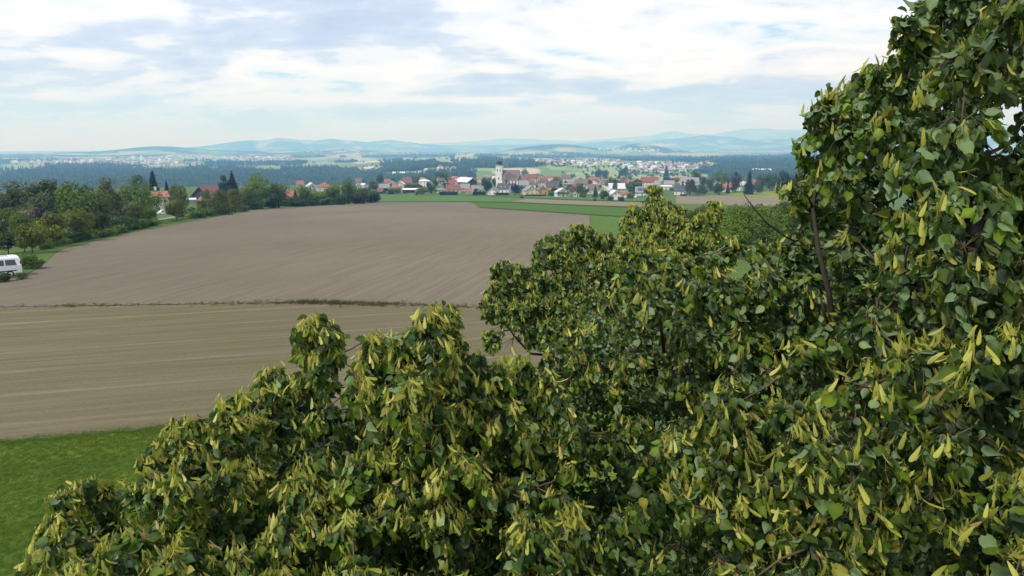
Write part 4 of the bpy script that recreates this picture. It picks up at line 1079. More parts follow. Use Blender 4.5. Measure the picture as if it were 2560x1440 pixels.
# ------------------------------------------------------------------ trees of the village
VT = 'trees of the village'
TREES = [
    # label, shape, foliage, px, base, top, width factor
    ('tall dark tree left of the upper village', 'round0', 'dark', 951, 460, 433, 1.0),
    ('grey-green willow behind the dark wooden shed', 'willow', 'grey', 933, 479, 453, 1.0),
    ('small olive tree right of the pale-roofed house', 'round1', 'olive', 970, 463, 449, 1.3),
    ('dark tree behind the orange bungalow', 'round2', 'dark', 984, 459, 440, 1.0),
    ('conifer-like dark tree at the left village rim', 'pine', 'dark', 910, 468, 452, 1.2),
    ('olive round tree above the boxy white house', 'round3', 'olive', 1047, 458, 438, 1.0),
    ('dark round tree beside the olive one above the boxy house', 'round0', 'mid', 1064, 459, 436, 1.0),
    ('big dense tree left of the big cream house', 'broad0', 'mid', 1101, 462, 428, 0.85),
    ('bushy mid-green tree left of the grey hipped bungalow', 'broad1', 'mid', 1057, 487, 467, 1.0),
    ('round dark tree next to the grey hipped bungalow', 'round1', 'dark', 1080, 485, 461, 1.0),
    ('small leafy tree before the long low grey roof', 'round2', 'grey', 1113, 473, 455, 1.1),
    ('large dark round tree left of the church', 'broad0', 'dark', 1215, 480, 442, 0.72),
    ('dark narrow tree between round tree and church tower', 'round1', 'dark', 1238, 470, 444, 0.9),
    ('dark tree before the church nave, left of two', 'round2', 'dark', 1255, 470, 435, 0.85),
    ('dark tree before the church nave, right of two', 'round3', 'mid', 1276, 471, 432, 0.75),
    ('tree at the end of the church roof', 'round0', 'mid', 1312, 447, 419, 0.85),
    ('dark purple beech at the field edge', 'round1', 'purple', 1287, 488, 457, 0.95),
    ('olive round tree in front of the inn', 'broad1', 'olive', 1394, 466, 440, 0.85),
    ('dark bush beside the white chalet', 'shrub0', 'mid', 1379, 489, 477, 1.2),
    ('reddish small tree by the ochre house', 'shrub1', 'purple', 1386, 485, 471, 0.9),
    ('yellow-green willow behind the balcony chalet', 'willow', 'olive', 1451, 491, 458, 0.85),
    ('dark slim cypress at the field edge', 'spruce1', 'spruce', 1488, 493, 465, 1.0),
    ('leafy green tree in front of the cream gable', 'broad0', 'mid', 1510, 500, 474, 0.9),
    ('small round bush right of the leafy green tree', 'shrub0', 'mid', 1526, 502, 489, 1.0),
    ('dark columnar thuja before the light-grey roof', 'thuja', 'thuja', 1537, 481, 449, 1.0),
    ('broad bright tree above the light-grey roof', 'broad1', 'mid', 1524, 473, 441, 0.75),
    ('green tree beside the columnar thuja', 'round3', 'mid', 1551, 469, 451, 1.2),
    ('olive-green garden tree right of the light-grey roof', 'round2', 'olive', 1577, 483, 461, 0.95),
    ('dark slim shrub tree left of the solar roof', 'thuja', 'thuja', 1585, 484, 460, 0.9),
    ('high dark poplar pair behind the top row, left one', 'round1', 'dark', 1496, 452, 419, 0.75),
    ('high dark poplar pair behind the top row, right one', 'round2', 'dark', 1513, 452, 423, 0.75),
    ('small dark tree right of the top-row gable', 'round0', 'dark', 1470, 451, 437, 1.2),
    ('round dark tree behind the grey hipped roof', 'broad0', 'dark', 1560, 449, 416, 0.65),
    ('yellowish tree beside the round dark one', 'round3', 'olive', 1575, 453, 434, 0.7),
    ('pointed dark spruce above the long cream wing', 'spruce1', 'spruce', 1665, 450, 415, 1.15),
    ('vivid yellow tree among grey roofs', 'round1', 'yellow', 1691, 460, 441, 1.0),
    ('low dark bush right of the solar roof', 'shrub2', 'dark', 1632, 497, 486, 1.0),
    ('clipped bush at the half-timbered gable', 'shrub0', 'dark', 1553, 503, 491, 1.0),
    ('green shrub beside the orange-brown roof', 'shrub1', 'mid', 1575, 497, 481, 0.9),
    ('large tree rising right of the yellow tree', 'broad0', 'mid', 1737, 460, 424, 0.62),
    ('tall olive tree behind the willows, left', 'round0', 'mid', 1795, 462, 425, 0.75),
    ('tall olive tree behind the willows, right', 'round3', 'olive', 1812, 466, 433, 0.7),
    ('grey-green weeping willow at the tan field, left', 'willow', 'grey', 1724, 489, 448, 0.8),
    ('grey-green weeping willow at the tan field, right', 'willow', 'grey', 1750, 490, 462, 0.9),
    ('bushy dark tree between willows and orange roof', 'broad1', 'dark', 1798, 487, 455, 0.7),
    ('low leafy tree between the willows', 'round2', 'mid', 1776, 478, 442, 0.8),
    ('tall rust-brown conifer by the orange roofs', 'pine', 'rust', 1838, 481, 430, 0.9),
    ('tall dark spruce at the olive meadow', 'spruce0', 'spruce', 1871, 486, 429, 1.1),
    ('small dark spruce beside the solar-panel house', 'spruce1', 'spruce', 1706, 481, 452, 0.9),
    ('small dark spruce before the orange-roofed house', 'spruce1', 'spruce', 1819, 484, 457, 0.9),
    ('round bushy tree at the foot of the tall spruce', 'round1', 'grey', 1892, 486, 454, 0.9),
    ('broad tree right of the tall spruce', 'broad0', 'mid', 1905, 478, 434, 0.65),
    ('dark dense tree wall at the olive meadow, left piece', 'broad1', 'dark', 1930, 478, 430, 0.55),
    ('dark dense tree wall at the olive meadow, right piece', 'broad0', 'dark', 1958, 478, 424, 0.6),
    ('dark tree just showing past the linden crown', 'broad1', 'dark', 1990, 478, 428, 0.6),
    ('bush growing on the boundary sod between green strips', 'shrub0', 'mid', 1304, 496, 489, 1.1),
    ('bush on the field margin under the cypress', 'shrub1', 'mid', 1487, 503, 495, 0.8),
    ('dark bush behind the low red hut', 'shrub1', 'dark', 975, 485, 474, 1.0),
    ('garden bush right of the low white-roofed shed', 'shrub2', 'mid', 1045, 487, 479, 0.9),
    ('garden conifer in front of the barn', 'spruce1', 'spruce', 1194, 480, 464, 1.0),
    ('small dark conifer left of the barn', 'spruce1', 'spruce', 1171, 475, 463, 0.9),
    ('mid-green garden tree left of the big cream house roof', 'round2', 'dark', 1140, 462, 450, 1.1),
    ('dark tree behind the two red roofs of the left village', 'round3', 'mid', 1000, 452, 437, 1.2),
    ('leafy tree between boxy white house and grey long roof', 'round1', 'mid', 1088, 468, 447, 1.0),
    ('dark tree behind the long inn', 'round2', 'dark', 1342, 447, 434, 1.3),
    ('mid-green tree behind the brownish top-row roof', 'round0', 'mid', 1430, 449, 433, 1.2),
    ('tree right of the long grey-pink roof', 'round3', 'dark', 1762, 466, 440, 0.8),
    ('garden tree between cream and balcony houses', 'round1', 'dark', 1467, 487, 470, 1.0),
    ('hazel bush right of the tiny annex', 'shrub2', 'mid', 1457, 494, 484, 0.9),
]
for t in TREES:
    lab, sh, fo, x, by, ty, wd = t
    sub = sh.startswith('shrub')
    plant_tree('shrub' if sub else 'conifer' if sh.startswith('spruce') else 'tree', lab, sh, fo, x, by, ty - 1, wd * 1.15, 'bush' if sub else 'tree', VT)

# small garden trees that nothing tells apart
for k in range(110):
    x = random.uniform(945, 1900); by = random.choice([455, 460, 466, 472, 478, 484]) + random.uniform(-2, 2)
    sh = random.choice(['shrub0', 'shrub1', 'round0', 'round1', 'round2', 'round3', 'young0'])
    fo = random.choice(['mid', 'dark', 'dark', 'mid', 'olive'])
    plant_tree('garden_tree', 'small %s garden %s squeezed between the village houses' % ({'mid': 'mid-green', 'dark': 'dark green', 'olive': 'olive'}[fo], 'bush' if sh[0] == 's' else 'tree'), sh, fo, x, by, by - random.uniform(9, 18), 1.15, 'tree', 'small garden trees among the village houses')
# clipped hedges
def hedge(label, x0, x1, by, ty, fol='dark', depth=1.6):
    A, B = on_ground([x0, x1], [by, by])
    n = A + (B - A) * 0.5
    L = np.hypot(*(B - A)[:2]); ang = math.atan2(B[1] - A[1], B[0] - A[0])
    v = raydir(0.5 * (x0 + x1), ty); k = np.hypot(n[0], n[1]) / np.hypot(v[0], v[1]); h = max(0.5, CAMZ + v[2] * k - n[2])
    r = np.random.default_rng(int(x0)); N_ = int(700 + L * 30)
    C = np.stack([r.uniform(-L / 2, L / 2, N_), r.uniform(-depth / 2, depth / 2, N_), r.uniform(0, h, N_)], -1)
    side = r.integers(0, 3, N_)
    C[side == 0, 2] = h * r.uniform(0.93, 1.04, (side == 0).sum()); C[side == 1, 1] = -depth / 2 * r.uniform(0.9, 1.08, (side == 1).sum())
    Nn = r.normal(size=(N_, 3)) * 0.5 + np.stack([np.zeros(N_), -1.0 * (side == 1), 1.0 * (side != 1)], -1)
    Vq, Fq = quads_from(C, Nn, 0.22, r, 1.1)
    t = np.repeat(r.uniform(0.7, 1.2, N_), 4)
    root = empty('hedge', n, ang); tag(root, label, 'hedge')
    mesh_obj('foliage', fastmesh('hedge_leaves', Vq, Fq, 4, False, np.stack([t, t, t], -1)), root, FOL[fol])
    mesh_obj('branches', MB().box(-L / 2 * 0.98, L / 2 * 0.98, -depth * 0.36, depth * 0.36, -0.2, h * 0.86).mesh('hedge_core'), root, FOL[fol])
hedge('long clipped dark hedge before the broad red roof', 1098, 1145, 488, 479)
hedge('clipped dark hedge left of the arched-window house', 1182, 1214, 487.5, 479)
hedge('low dark hedge in front of the dormer house', 1238, 1272, 488, 482)
hedge('low garden hedge along the cream and orange houses', 1312, 1364, 490, 486.5)
hedge('dark hedge beside the tan field under the solar house', 1700, 1716, 490, 486)

# ------------------------------------------------------------------ hedgerow and trees at the left of the tilled field
HG = 'trees along the left edge of the tilled field'
LEFT = [
    ('slender weeping birch at the far left above the white wall', 'birch0', 'grey', 36, 566, 450, 1.05, 'b'),
    ('pale thin birch leaning at the picture edge', 'birch1', 'grey', 5, 560, 480, 0.9, 'b'),
    ('large birch with dark drooping twigs, second from the left', 'birch2', 'grey', 112, 568, 446, 1.15, 'b'),
    ('birch half hidden between large birch and dark green tree', 'birch1', 'dark', 150, 570, 480, 1.1, 'b'),
    ('big dark green tree, tallest of the left group', 'broad0', 'bright', 200, 580, 451, 0.75, ''),
    ('dark green tree shouldering the tallest one', 'round1', 'mid', 243, 578, 470, 0.95, ''),
    ('birch with hanging grey twigs behind the dark bushes', 'birch0', 'grey', 283, 558, 441, 1.0, 'b'),
    ('bright green broad tree left of the white house', 'broad1', 'bright', 350, 552, 452, 0.78, ''),
    ('distant oak top above the bright green tree', 'round2', 'mid', 348, 505, 432, 0.55, ''),
    ('tall black-green spruce above the white house', 'spruce0', 'spruce', 389, 518, 432, 1.15, ''),
    ('short far conifer between spruce and round tree', 'spruce1', 'spruce', 421, 515, 455, 0.8, ''),
    ('round yellowish-green tree left of the barn', 'broad0', 'olive', 448, 530, 460, 0.6, ''),
    ('small tree on the lawn before the barn', 'young1', 'olive', 443, 553, 499, 1.0, ''),
    ('small round tree standing before the barn gable', 'round3', 'mid', 520, 514, 474, 0.6, ''),
    ('soft yellowish willow bush before the barn, left', 'willow', 'olive', 512, 537, 500, 1.0, ''),
    ('large soft yellowish willow right of the barn', 'willow', 'olive', 549, 537, 476, 0.75, ''),
    ('yellow-green willow beside the large soft one', 'willow', 'olive', 588, 531, 474, 0.75, ''),
    ('dark pointed fir behind the willows', 'spruce1', 'spruce', 585, 512, 434, 1.2, ''),
    ('slim fir at the left of the dark pointed fir', 'pine', 'spruce', 563, 508, 440, 0.8, ''),
    ('bushy green tree right of the willows', 'round0', 'mid', 622, 524, 462, 1.0, ''),
    ('large dense green tree, tallest of the hedgerow middle', 'broad1', 'bright', 655, 521, 432, 0.72, ''),
    ('round green tree with pale stem left of the pyramid roof', 'round2', 'mid', 697, 520, 457, 0.95, ''),
    ('dark young tree touching the pyramid roof', 'shrub1', 'dark', 727, 516, 492, 1.1, ''),
    ('pointed green conifer right of the pyramid roof', 'spruce1', 'mid', 740, 515, 478, 1.2, ''),
    ('dense green tree in the hedgerow under the orange roofs', 'round3', 'mid', 770, 514, 464, 0.95, ''),
    ('bright low tree under the wide orange roof', 'shrub0', 'bright', 800, 512, 479, 1.0, ''),
    ('bright bushy tree left of the hedgerow poplar', 'round1', 'bright', 834, 511, 458, 0.9, ''),
    ('tall leafy poplar near the hedgerow end', 'round0', 'mid', 872, 509, 445, 0.72, ''),
    ('dark purple bush at the foot of the poplar', 'shrub0', 'purple', 893, 509, 486, 1.0, ''),
    ('green tree just before the hedgerow end', 'round2', 'mid', 908, 507, 467, 0.85, ''),
    ('last dark tree of the hedgerow beside the green strip', 'shrub1', 'dark', 928, 506, 476, 0.9, ''),
    ('low purple bush at the very end of the hedgerow', 'shrub2', 'purple', 931, 506, 492, 0.7, ''),
    ('leafy tree at the left edge over the white wall', 'broad1', 'mid', 12, 606, 518, 0.8, ''),
    ('leafy tree second from the left edge over the wall', 'round0', 'mid', 62, 606, 515, 0.85, ''),
    ('dark copper tree deep behind the first leafy trees', 'round3', 'purple', 106, 574, 520, 1.0, ''),
    ('small dark young tree left of the yellow-green one', 'young0', 'dark', 22, 634, 580, 1.0, ''),
    ('yellow-green young tree near the van', 'young1', 'olive', 82, 634, 559, 1.0, ''),
    ('dark young tree directly behind the yellow-green one', 'young2', 'dark', 62, 630, 572, 0.8, ''),
    ('olive young tree with thick stem by the field corner', 'young2', 'olive', 142, 616, 528, 0.95, ''),
    ('olive-green tree under the tallest left tree', 'round2', 'olive', 203, 603, 520, 0.95, ''),
    ('dark bushy tree at the foot of the left group', 'broad0', 'dark', 252, 592, 528, 0.85, ''),
    ('pair of dark rounded bushes beside the field, left', 'shrub1', 'dark', 295, 580, 540, 1.0, ''),
    ('pair of dark rounded bushes beside the field, right', 'shrub0', 'dark', 325, 574, 538, 1.0, ''),
    ('slim olive young tree on the verge, left of two', 'young0', 'olive', 344, 567, 505, 0.95, ''),
    ('slim olive young tree on the verge, right of two', 'young1', 'mid', 376, 560, 514, 0.85, ''),
    ('low shrub in front of the yellowish willows, left', 'shrub2', 'mid', 500, 545, 530, 0.9, ''),
    ('low shrub in front of the yellowish willows, middle', 'shrub2', 'mid', 528, 541, 525, 0.9, ''),
    ('green undergrowth bush right of the low shrubs', 'shrub0', 'mid', 560, 536, 515, 1.2, ''),
    ('bush below the bushy green tree', 'shrub1', 'mid', 605, 529, 510, 1.0, ''),
    ('bush below the large dense green tree', 'shrub0', 'mid', 640, 523, 503, 1.1, ''),
    ('dark bush in the hedgerow foot before the dense tree', 'shrub1', 'dark', 680, 520, 500, 1.0, ''),
    ('dark hedgerow bush below the pointed conifer', 'shrub2', 'dark', 755, 516, 500, 1.0, ''),
    ('dark hedgerow bush below the bright low tree', 'shrub1', 'dark', 785, 514, 497, 1.0, ''),
    ('dark hedgerow bush left of the purple bush', 'shrub0', 'dark', 850, 511, 488, 1.0, ''),
    ('hedgerow bush under the bright bushy tree', 'shrub2', 'mid', 820, 512, 495, 1.0, ''),
    ('dark bush under the olive-green tree at the left', 'shrub2', 'dark', 180, 607, 580, 0.9, ''),
    ('leafy bush at the corner behind the van', 'shrub1', 'mid', 72, 672, 633, 0.7, ''),
    ('low bush right of the van', 'shrub2', 'mid', 92, 672, 650, 0.8, ''),
    ('round dark bush in front of the van door', 'shrub0', 'dark', 12, 704, 680, 1.0, ''),
    ('ragged bush hiding the van rear wheel', 'shrub2', 'mid', 52, 698, 683, 0.9, ''),
]
for lab, sh, fo, x, by, ty, wd, bk in LEFT:
    sub = sh.startswith('shrub')
    plant_tree('shrub' if sub else 'birch_tree' if bk else 'conifer' if sh.startswith('spruce') else 'tree', lab, sh, fo, x, by + 1, ty - 3, wd * 1.18, 'bush' if sub else 'tree', HG, bark=M_birchbark if bk else None)

# bright thicket beyond the lindens at the right
TG = 'bushy trees of the green thicket right of the lindens'
THK = [(1770, 610, 508, 'mid'), (1815, 600, 512, 'bright'), (1850, 612, 505, 'bright'), (1890, 600, 515, 'mid'), (1925, 606, 508, 'bright'), (1960, 598, 500, 'mid'), (1740, 590, 512, 'dark'), (1835, 640, 530, 'bright'), (1905, 640, 528, 'mid'), (2000, 610, 505, 'mid'), (2060, 615, 500, 'bright'), (1720, 620, 520, 'mid'), (1875, 585, 503, 'dark'), (1950, 585, 497, 'dark')]
THL = ['leftmost low tree', 'second tree from the left', 'peaked tree in the middle', 'rounded middle tree', 'bright tree left of the right end', 'tree touching the pale-leaved linden', 'dark back tree beside the yellow linden', 'front bush in the middle', 'front bush on the right', 'tree mostly behind the pale linden', 'tree wholly shaded by the pale linden', 'front tree beside the yellow linden', 'dark back tree in the middle', 'dark back tree at the right end']
for (x, by, ty, fo), nm in zip(THK, THL):
    plant_tree('thicket_tree', nm + ' of the green thicket behind the lindens', 'broad%d' % (x % 2), fo, x, by, ty, 0.85, 'tree', TG)

# white chimney stack beside the spruce
def stack():
    g = on_ground(393, 524)[0]; f = project(g)[2]
    v = raydir(393, 467); k = np.hypot(g[0], g[1]) / np.hypot(v[0], v[1]); h = CAMZ + v[2] * k - g[2]
    root = empty('chimney_stack', g); tag(root, 'slim white chimney stack rising before the tall spruce', 'chimney')
    mesh_obj('shaft', MB().box(-0.35, 0.35, -0.35, 0.35, -0.5, h - 0.35).mesh('shaft'), root, WALL['white'])
    mesh_obj('cap', MB().box(-0.45, 0.45, -0.45, 0.45, h - 0.35, h).mesh('cap'), root, WALL['white'])
stack()

# ------------------------------------------------------------------ vehicles
M_van = simple('van_paint', (0.78, 0.79, 0.80), 0.35, 0.03, 0.5, 0.5)
M_blue = simple('car_paint_blue', (0.05, 0.30, 0.55), 0.3, 0.05, 0.5, 0.5)
M_car = simple('car_paint_silver', (0.55, 0.56, 0.58), 0.3, 0.05, 0.5, 0.5)
M_tyre = simple('tyre', (0.02, 0.02, 0.02), 0.9, 0.1)
M_rim = simple('wheel_rim', (0.45, 0.45, 0.46), 0.4, 0.1, 2.0, 0.5)
M_red = simple('tail_lamp', (0.35, 0.02, 0.02), 0.3, 0.1)
M_rail = simple('black_plastic', (0.03, 0.03, 0.035), 0.6, 0.1)
def wheel(parent, x, y, r_=0.33):
    t = MB(); n = 16
    prof = [(r_ * 0.62, -0.1), (r_ * 0.95, -0.11), (r_, -0.08), (r_, 0.08), (r_ * 0.95, 0.11), (r_ * 0.62, 0.1), (r_ * 0.62, -0.1)]
    v = [(x + q * math.cos(2 * math.pi * k / n), y + w_, r_ + q * math.sin(2 * math.pi * k / n)) for q, w_ in prof for k in range(n)]
    t.add(v, [(i * n + k, i * n + (k + 1) % n, (i + 1) * n + (k + 1) % n, (i + 1) * n + k) for i in range(len(prof) - 1) for k in range(n)])
    w_ = mesh_obj('wheel', t.mesh('wheel', True), parent, M_tyre)
    rm = MB().hull([(x + r_ * 0.62 * math.cos(2 * math.pi * k / n), y - 0.06, r_ + r_ * 0.62 * math.sin(2 * math.pi * k / n)) for k in range(n)], [(x + r_ * 0.62 * math.cos(2 * math.pi * k / n), y + 0.06, r_ + r_ * 0.62 * math.sin(2 * math.pi * k / n)) for k in range(n)])
    mesh_obj('rim', rm.mesh('rim'), w_, M_rim)
def van():
    # minibus seen from its side, tail to the right; local x = length (tail +), y = depth, z up
    g = on_ground(54, 688)[0]
    az = math.atan2(g[0], g[1])
    root = empty('minibus', g, -az + math.radians(6)); tag(root, 'white minibus with dark windows parked at the left picture edge', 'van')
    Lr, Wd, H = 5.1, 1.95, 1.98
    def sect(x, zb, zt, inset, belt):   # cross section ring of the body
        hw = Wd / 2
        return [(x, -hw * 0.94, zb), (x, -hw, zb + 0.18), (x, -hw, belt), (x, -hw + inset, zt - 0.16), (x, -hw + inset + 0.14, zt), (x, hw - inset - 0.14, zt), (x, hw - inset, zt - 0.16), (x, hw, belt), (x, hw, zb + 0.18), (x, hw * 0.94, zb)]
    secs = [sect(-Lr, 0.32, 0.75, 0.06, 0.66), sect(-Lr + 0.12, 0.25, 1.0, 0.06, 0.8), sect(-Lr + 0.75, 0.22, 1.12, 0.08, 0.95), sect(-Lr + 1.35, 0.22, 1.82, 0.16, 1.05), sect(-Lr + 1.9, 0.22, H - 0.02, 0.16, 1.08), sect(-1.8, 0.22, H, 0.16, 1.10), sect(-0.35, 0.22, H - 0.02, 0.16, 1.12), sect(-0.10, 0.26, H - 0.10, 0.17, 1.12), sect(0.0, 0.34, 1.55, 0.12, 1.10)]
    n = len(secs[0]); mb = MB()
    v = [p for s in secs for p in s]
    f = [(i * n + k, (i + 1) * n + k, (i + 1) * n + (k + 1) % n, i * n + (k + 1) % n) for i in range(len(secs) - 1) for k in range(n)]
    f += [tuple(range(n)), tuple(range(len(secs) * n - 1, (len(secs) - 1) * n - 1, -1))]
    mb.add(v, f)
    body = mesh_obj('body', mb.mesh('body'), root, M_van)
    bv = body.modifiers.new('bevel', 'BEVEL'); bv.width = 0.035; bv.segments = 2
    for sg in (-1, 1):
        def side_y(z): 
            t = (z - 1.1) / (H - 0.16 - 1.1)
            return sg * (Wd / 2 - 0.16 * t + 0.012)
        for x0, x1, z0, z1, sl in ((-1.22, -0.36, 1.16, 1.68, 0.10), (-2.12, -1.32, 1.16, 1.68, 0.02), (-3.0, -2.24, 1.15, 1.68, 0.02), (-3.72, -3.12, 1.12, 1.64, 0.35)):
            q = [(x0 - (sl if x0 < -3.1 else 0), side_y(z0), z0), (x1 - (0 if sl > 0.3 else 0), side_y(z0), z0), (x1 - (sl if x1 > -0.5 else 0), side_y(z1), z1), (x0 + (0.12 if x0 < -3.1 else 0), side_y(z1), z1)]
            w_ = MB().hull(q if sg < 0 else q[::-1], [(x, y - sg * 0.03, z) for x, y, z in (q if sg < 0 else q[::-1])])
            mesh_obj('window', w_.mesh('window'), root, M_glass)
        mesh_obj('roof_rail', MB().tube([(-3.2, sg * 0.62, H + 0.0), (-3.1, sg * 0.62, H + 0.07), (-1.0, sg * 0.62, H + 0.07), (-0.9, sg * 0.62, H)], [0.025] * 4, 6).mesh('roof_rail'), root, M_rail)
        mesh_obj('tail_lamp', MB().box(-0.10, 0.015, sg * (Wd / 2 - 0.11) - 0.07, sg * (Wd / 2 - 0.11) + 0.07, 0.95, 1.5).mesh('tail_lamp'), root, M_red)
        mesh_obj('side_moulding', MB().box(-4.2, -0.4, sg * Wd / 2 - 0.02, sg * Wd / 2 + 0.02, 0.62, 0.70).mesh('side_moulding'), root, M_rail)
        for x in (-0.95, -4.05): wheel(root, x, sg * (Wd / 2 - 0.09))
    mesh_obj('rear_window', MB().hull([(0.008, -0.72, 1.16), (0.008, 0.72, 1.16), (-0.06, 0.68, 1.66), (-0.06, -0.68, 1.66)], [(-0.04, -0.72, 1.16), (-0.04, 0.72, 1.16), (-0.11, 0.68, 1.66), (-0.11, -0.68, 1.66)]).mesh('rear_window'), root, M_glass)
    mesh_obj('windscreen', MB().hull([(-Lr + 0.80, -0.80, 1.14), (-Lr + 1.36, -0.72, 1.76), (-Lr + 1.36, 0.72, 1.76), (-Lr + 0.80, 0.80, 1.14)], [(-Lr + 0.84, -0.80, 1.12), (-Lr + 1.40, -0.72, 1.74), (-Lr + 1.40, 0.72, 1.74), (-Lr + 0.84, 0.80, 1.12)]).mesh('windscreen'), root, M_glass)
    for sg in (-1, 1): mesh_obj('headlight', MB().box(-Lr - 0.01, -Lr + 0.2, sg * 0.72 - 0.14, sg * 0.72 + 0.14, 0.66, 0.82).mesh('headlight'), root, M_rim)
van()
def car(label, px, by, mat, yaw):
    g = on_ground(px, by)[0]; az = math.atan2(g[0], g[1])
    root = empty('parked_car', g, -az + yaw); tag(root, label, 'car')
    hw = 0.88
    lower = [(-2.1, 0.25), (-2.15, 0.6), (-1.2, 0.85), (2.0, 0.9), (2.1, 0.5), (2.05, 0.25)]
    upper = [(-1.15, 0.84), (-0.5, 1.42), (1.2, 1.44), (1.95, 0.9)]
    mesh_obj('body', MB().hull([(x, -hw, z) for x, z in lower], [(x, hw, z) for x, z in lower]).mesh('body'), root, mat)
    mesh_obj('cabin', MB().hull([(x, -hw * 0.86, z) for x, z in upper], [(x, hw * 0.86, z) for x, z in upper]).mesh('cabin'), root, mat)
    for sg in (-1, 1):
        for a, b in (((-0.85, 0.93), (-0.38, 1.34)), ((0.3, 0.93), (0.3, 1.36))):
            q = [(a[0], sg * hw * 0.87, a[1]), (a[0] + 1.0, sg * hw * 0.87, a[1]), (b[0] + 0.55, sg * hw * 0.87, b[1]), (b[0], sg * hw * 0.87, b[1])]
            mesh_obj('window', MB().hull(q, [(x, y - sg * 0.03, z) for x, y, z in q]).mesh('window'), root, M_glass)
        for x in (-1.35, 1.3): wheel(root, x, sg * (hw - 0.08), 0.31)
car('bright blue car parked before the solar roof', 1611, 492, M_blue, 0.2)
car('white car parked beside the lawn by the white house', 408, 536, M_van, 0.3)
car('silver car on the forecourt left of the blue car', 1590, 494, M_car, 1.2)
# ------------------------------------------------------------------ lindens beside the camera
def leaf_material():
    m, nt, b = newmat('linden_leaf')
    at_ = nt.nodes.new('ShaderNodeAttribute'); at_.attribute_name = 'tint'
    geo = nt.nodes.new('ShaderNodeNewGeometry')
    P = geo.outputs['Position']
    n_ = noise(nt, P, 60.0, 3, 0.6)
    top = vmix(nt, n_, vmix(nt, 1.0, at_.outputs['Color'], (0.78, 0.80, 0.8), 'MULTIPLY'), vmix(nt, 1.0, at_.outputs['Color'], (1.18, 1.15, 1.1), 'MULTIPLY'))
    # the underside of a linden leaf is a pale blue-green felt
    pale = vmix(nt, 0.52, top, (0.235, 0.335, 0.165))
    col = vmix(nt, geo.outputs['Backfacing'], top, pale)
    link(nt, col, b.inputs['Base Color'])
    b.inputs['Roughness'].default_value = 0.50
    b.inputs['Specular IOR Level'].default_value = 0.22
    tr = nt.nodes.new('ShaderNodeBsdfTranslucent'); link(nt, vmix(nt, 1.0, top, (1.9, 2.1, 0.5), 'MULTIPLY'), tr.inputs[0])
    mx = nt.nodes.new('ShaderNodeMixShader'); mx.inputs[0].default_value = 0.22
    link(nt, b.outputs[0], mx.inputs[1]); link(nt, tr.outputs[0], mx.inputs[2])
    link(nt, mx.outputs[0], nt.nodes['Material Output'].inputs[0])
    return m
def bract_material():
    m, nt, b = newmat('linden_bract')
    at_ = nt.nodes.new('ShaderNodeAttribute'); at_.attribute_name = 'tint'
    link(nt, at_.outputs['Color'], b.inputs['Base Color'])
    b.inputs['Roughness'].default_value = 0.6; b.inputs['Specular IOR Level'].default_value = 0.25
    tr = nt.nodes.new('ShaderNodeBsdfTranslucent'); link(nt, vmix(nt, 1.0, at_.outputs['Color'], (1.2, 1.2, 0.7), 'MULTIPLY'), tr.inputs[0])
    mx = nt.nodes.new('ShaderNodeMixShader'); mx.inputs[0].default_value = 0.3
    link(nt, b.outputs[0], mx.inputs[1]); link(nt, tr.outputs[0], mx.inputs[2])
    link(nt, mx.outputs[0], nt.nodes['Material Output'].inputs[0])
    return m
M_leaf, M_bract = leaf_material(), bract_material()
M_lbark = simple('linden_bark', (0.050, 0.043, 0.037), 0.95, 0.45, 14.0, 0.1)
M_twig = simple('linden_twig', (0.105, 0.080, 0.055), 0.9, 0.3, 20.0, 0.1)

def leaf_template(fold, curl, wave, lod=0):
    """heart-shaped blade of unit length, base at the origin, tip along +y, upper side +z"""
    if lod == 0:
        half = [(0.20, -0.06), (0.44, 0.10), (0.51, 0.34), (0.40, 0.62), (0.17, 0.86)]
        mid = [(0, 0.04), (0, 0.30), (0, 0.62), (0, 1.06)]
        tri = [(0, 4, 5), (0, 5, 1), (5, 6, 1), (6, 7, 1), (1, 7, 2), (7, 8, 2), (2, 8, 3)]
    else:
        half = [(0.36, 0.0), (0.50, 0.36), (0.28, 0.74)]
        mid = [(0, 0.03), (0, 0.55), (0, 1.05)]
        tri = [(0, 3, 4), (0, 4, 1), (4, 5, 1), (1, 5, 2)]
    nm, nh = len(mid), len(half)
    V, Fq = list(mid), []
    V += half; V += [(-x, y) for x, y in half]
    for t in tri:
        Fq.append(t)
        Fq.append(tuple((i + nh if i >= nm else i) for i in t)[::-1])
    P = []
    for k, (x, y) in enumerate(V):
        z = fold * abs(x) - curl * y * y + wave * math.sin(y * 7 + x * 6) * abs(x)
        P.append((x * (1 - 0.25 * abs(fold)), y - 0.1 * curl * y * y, z))
    Fq = np.array(Fq)                    # faces look along +z
    rim = np.array([1.28 if k < nm else 0.92 for k in range(len(V))])      # pale midrib
    return np.array(P, float), Fq, rim
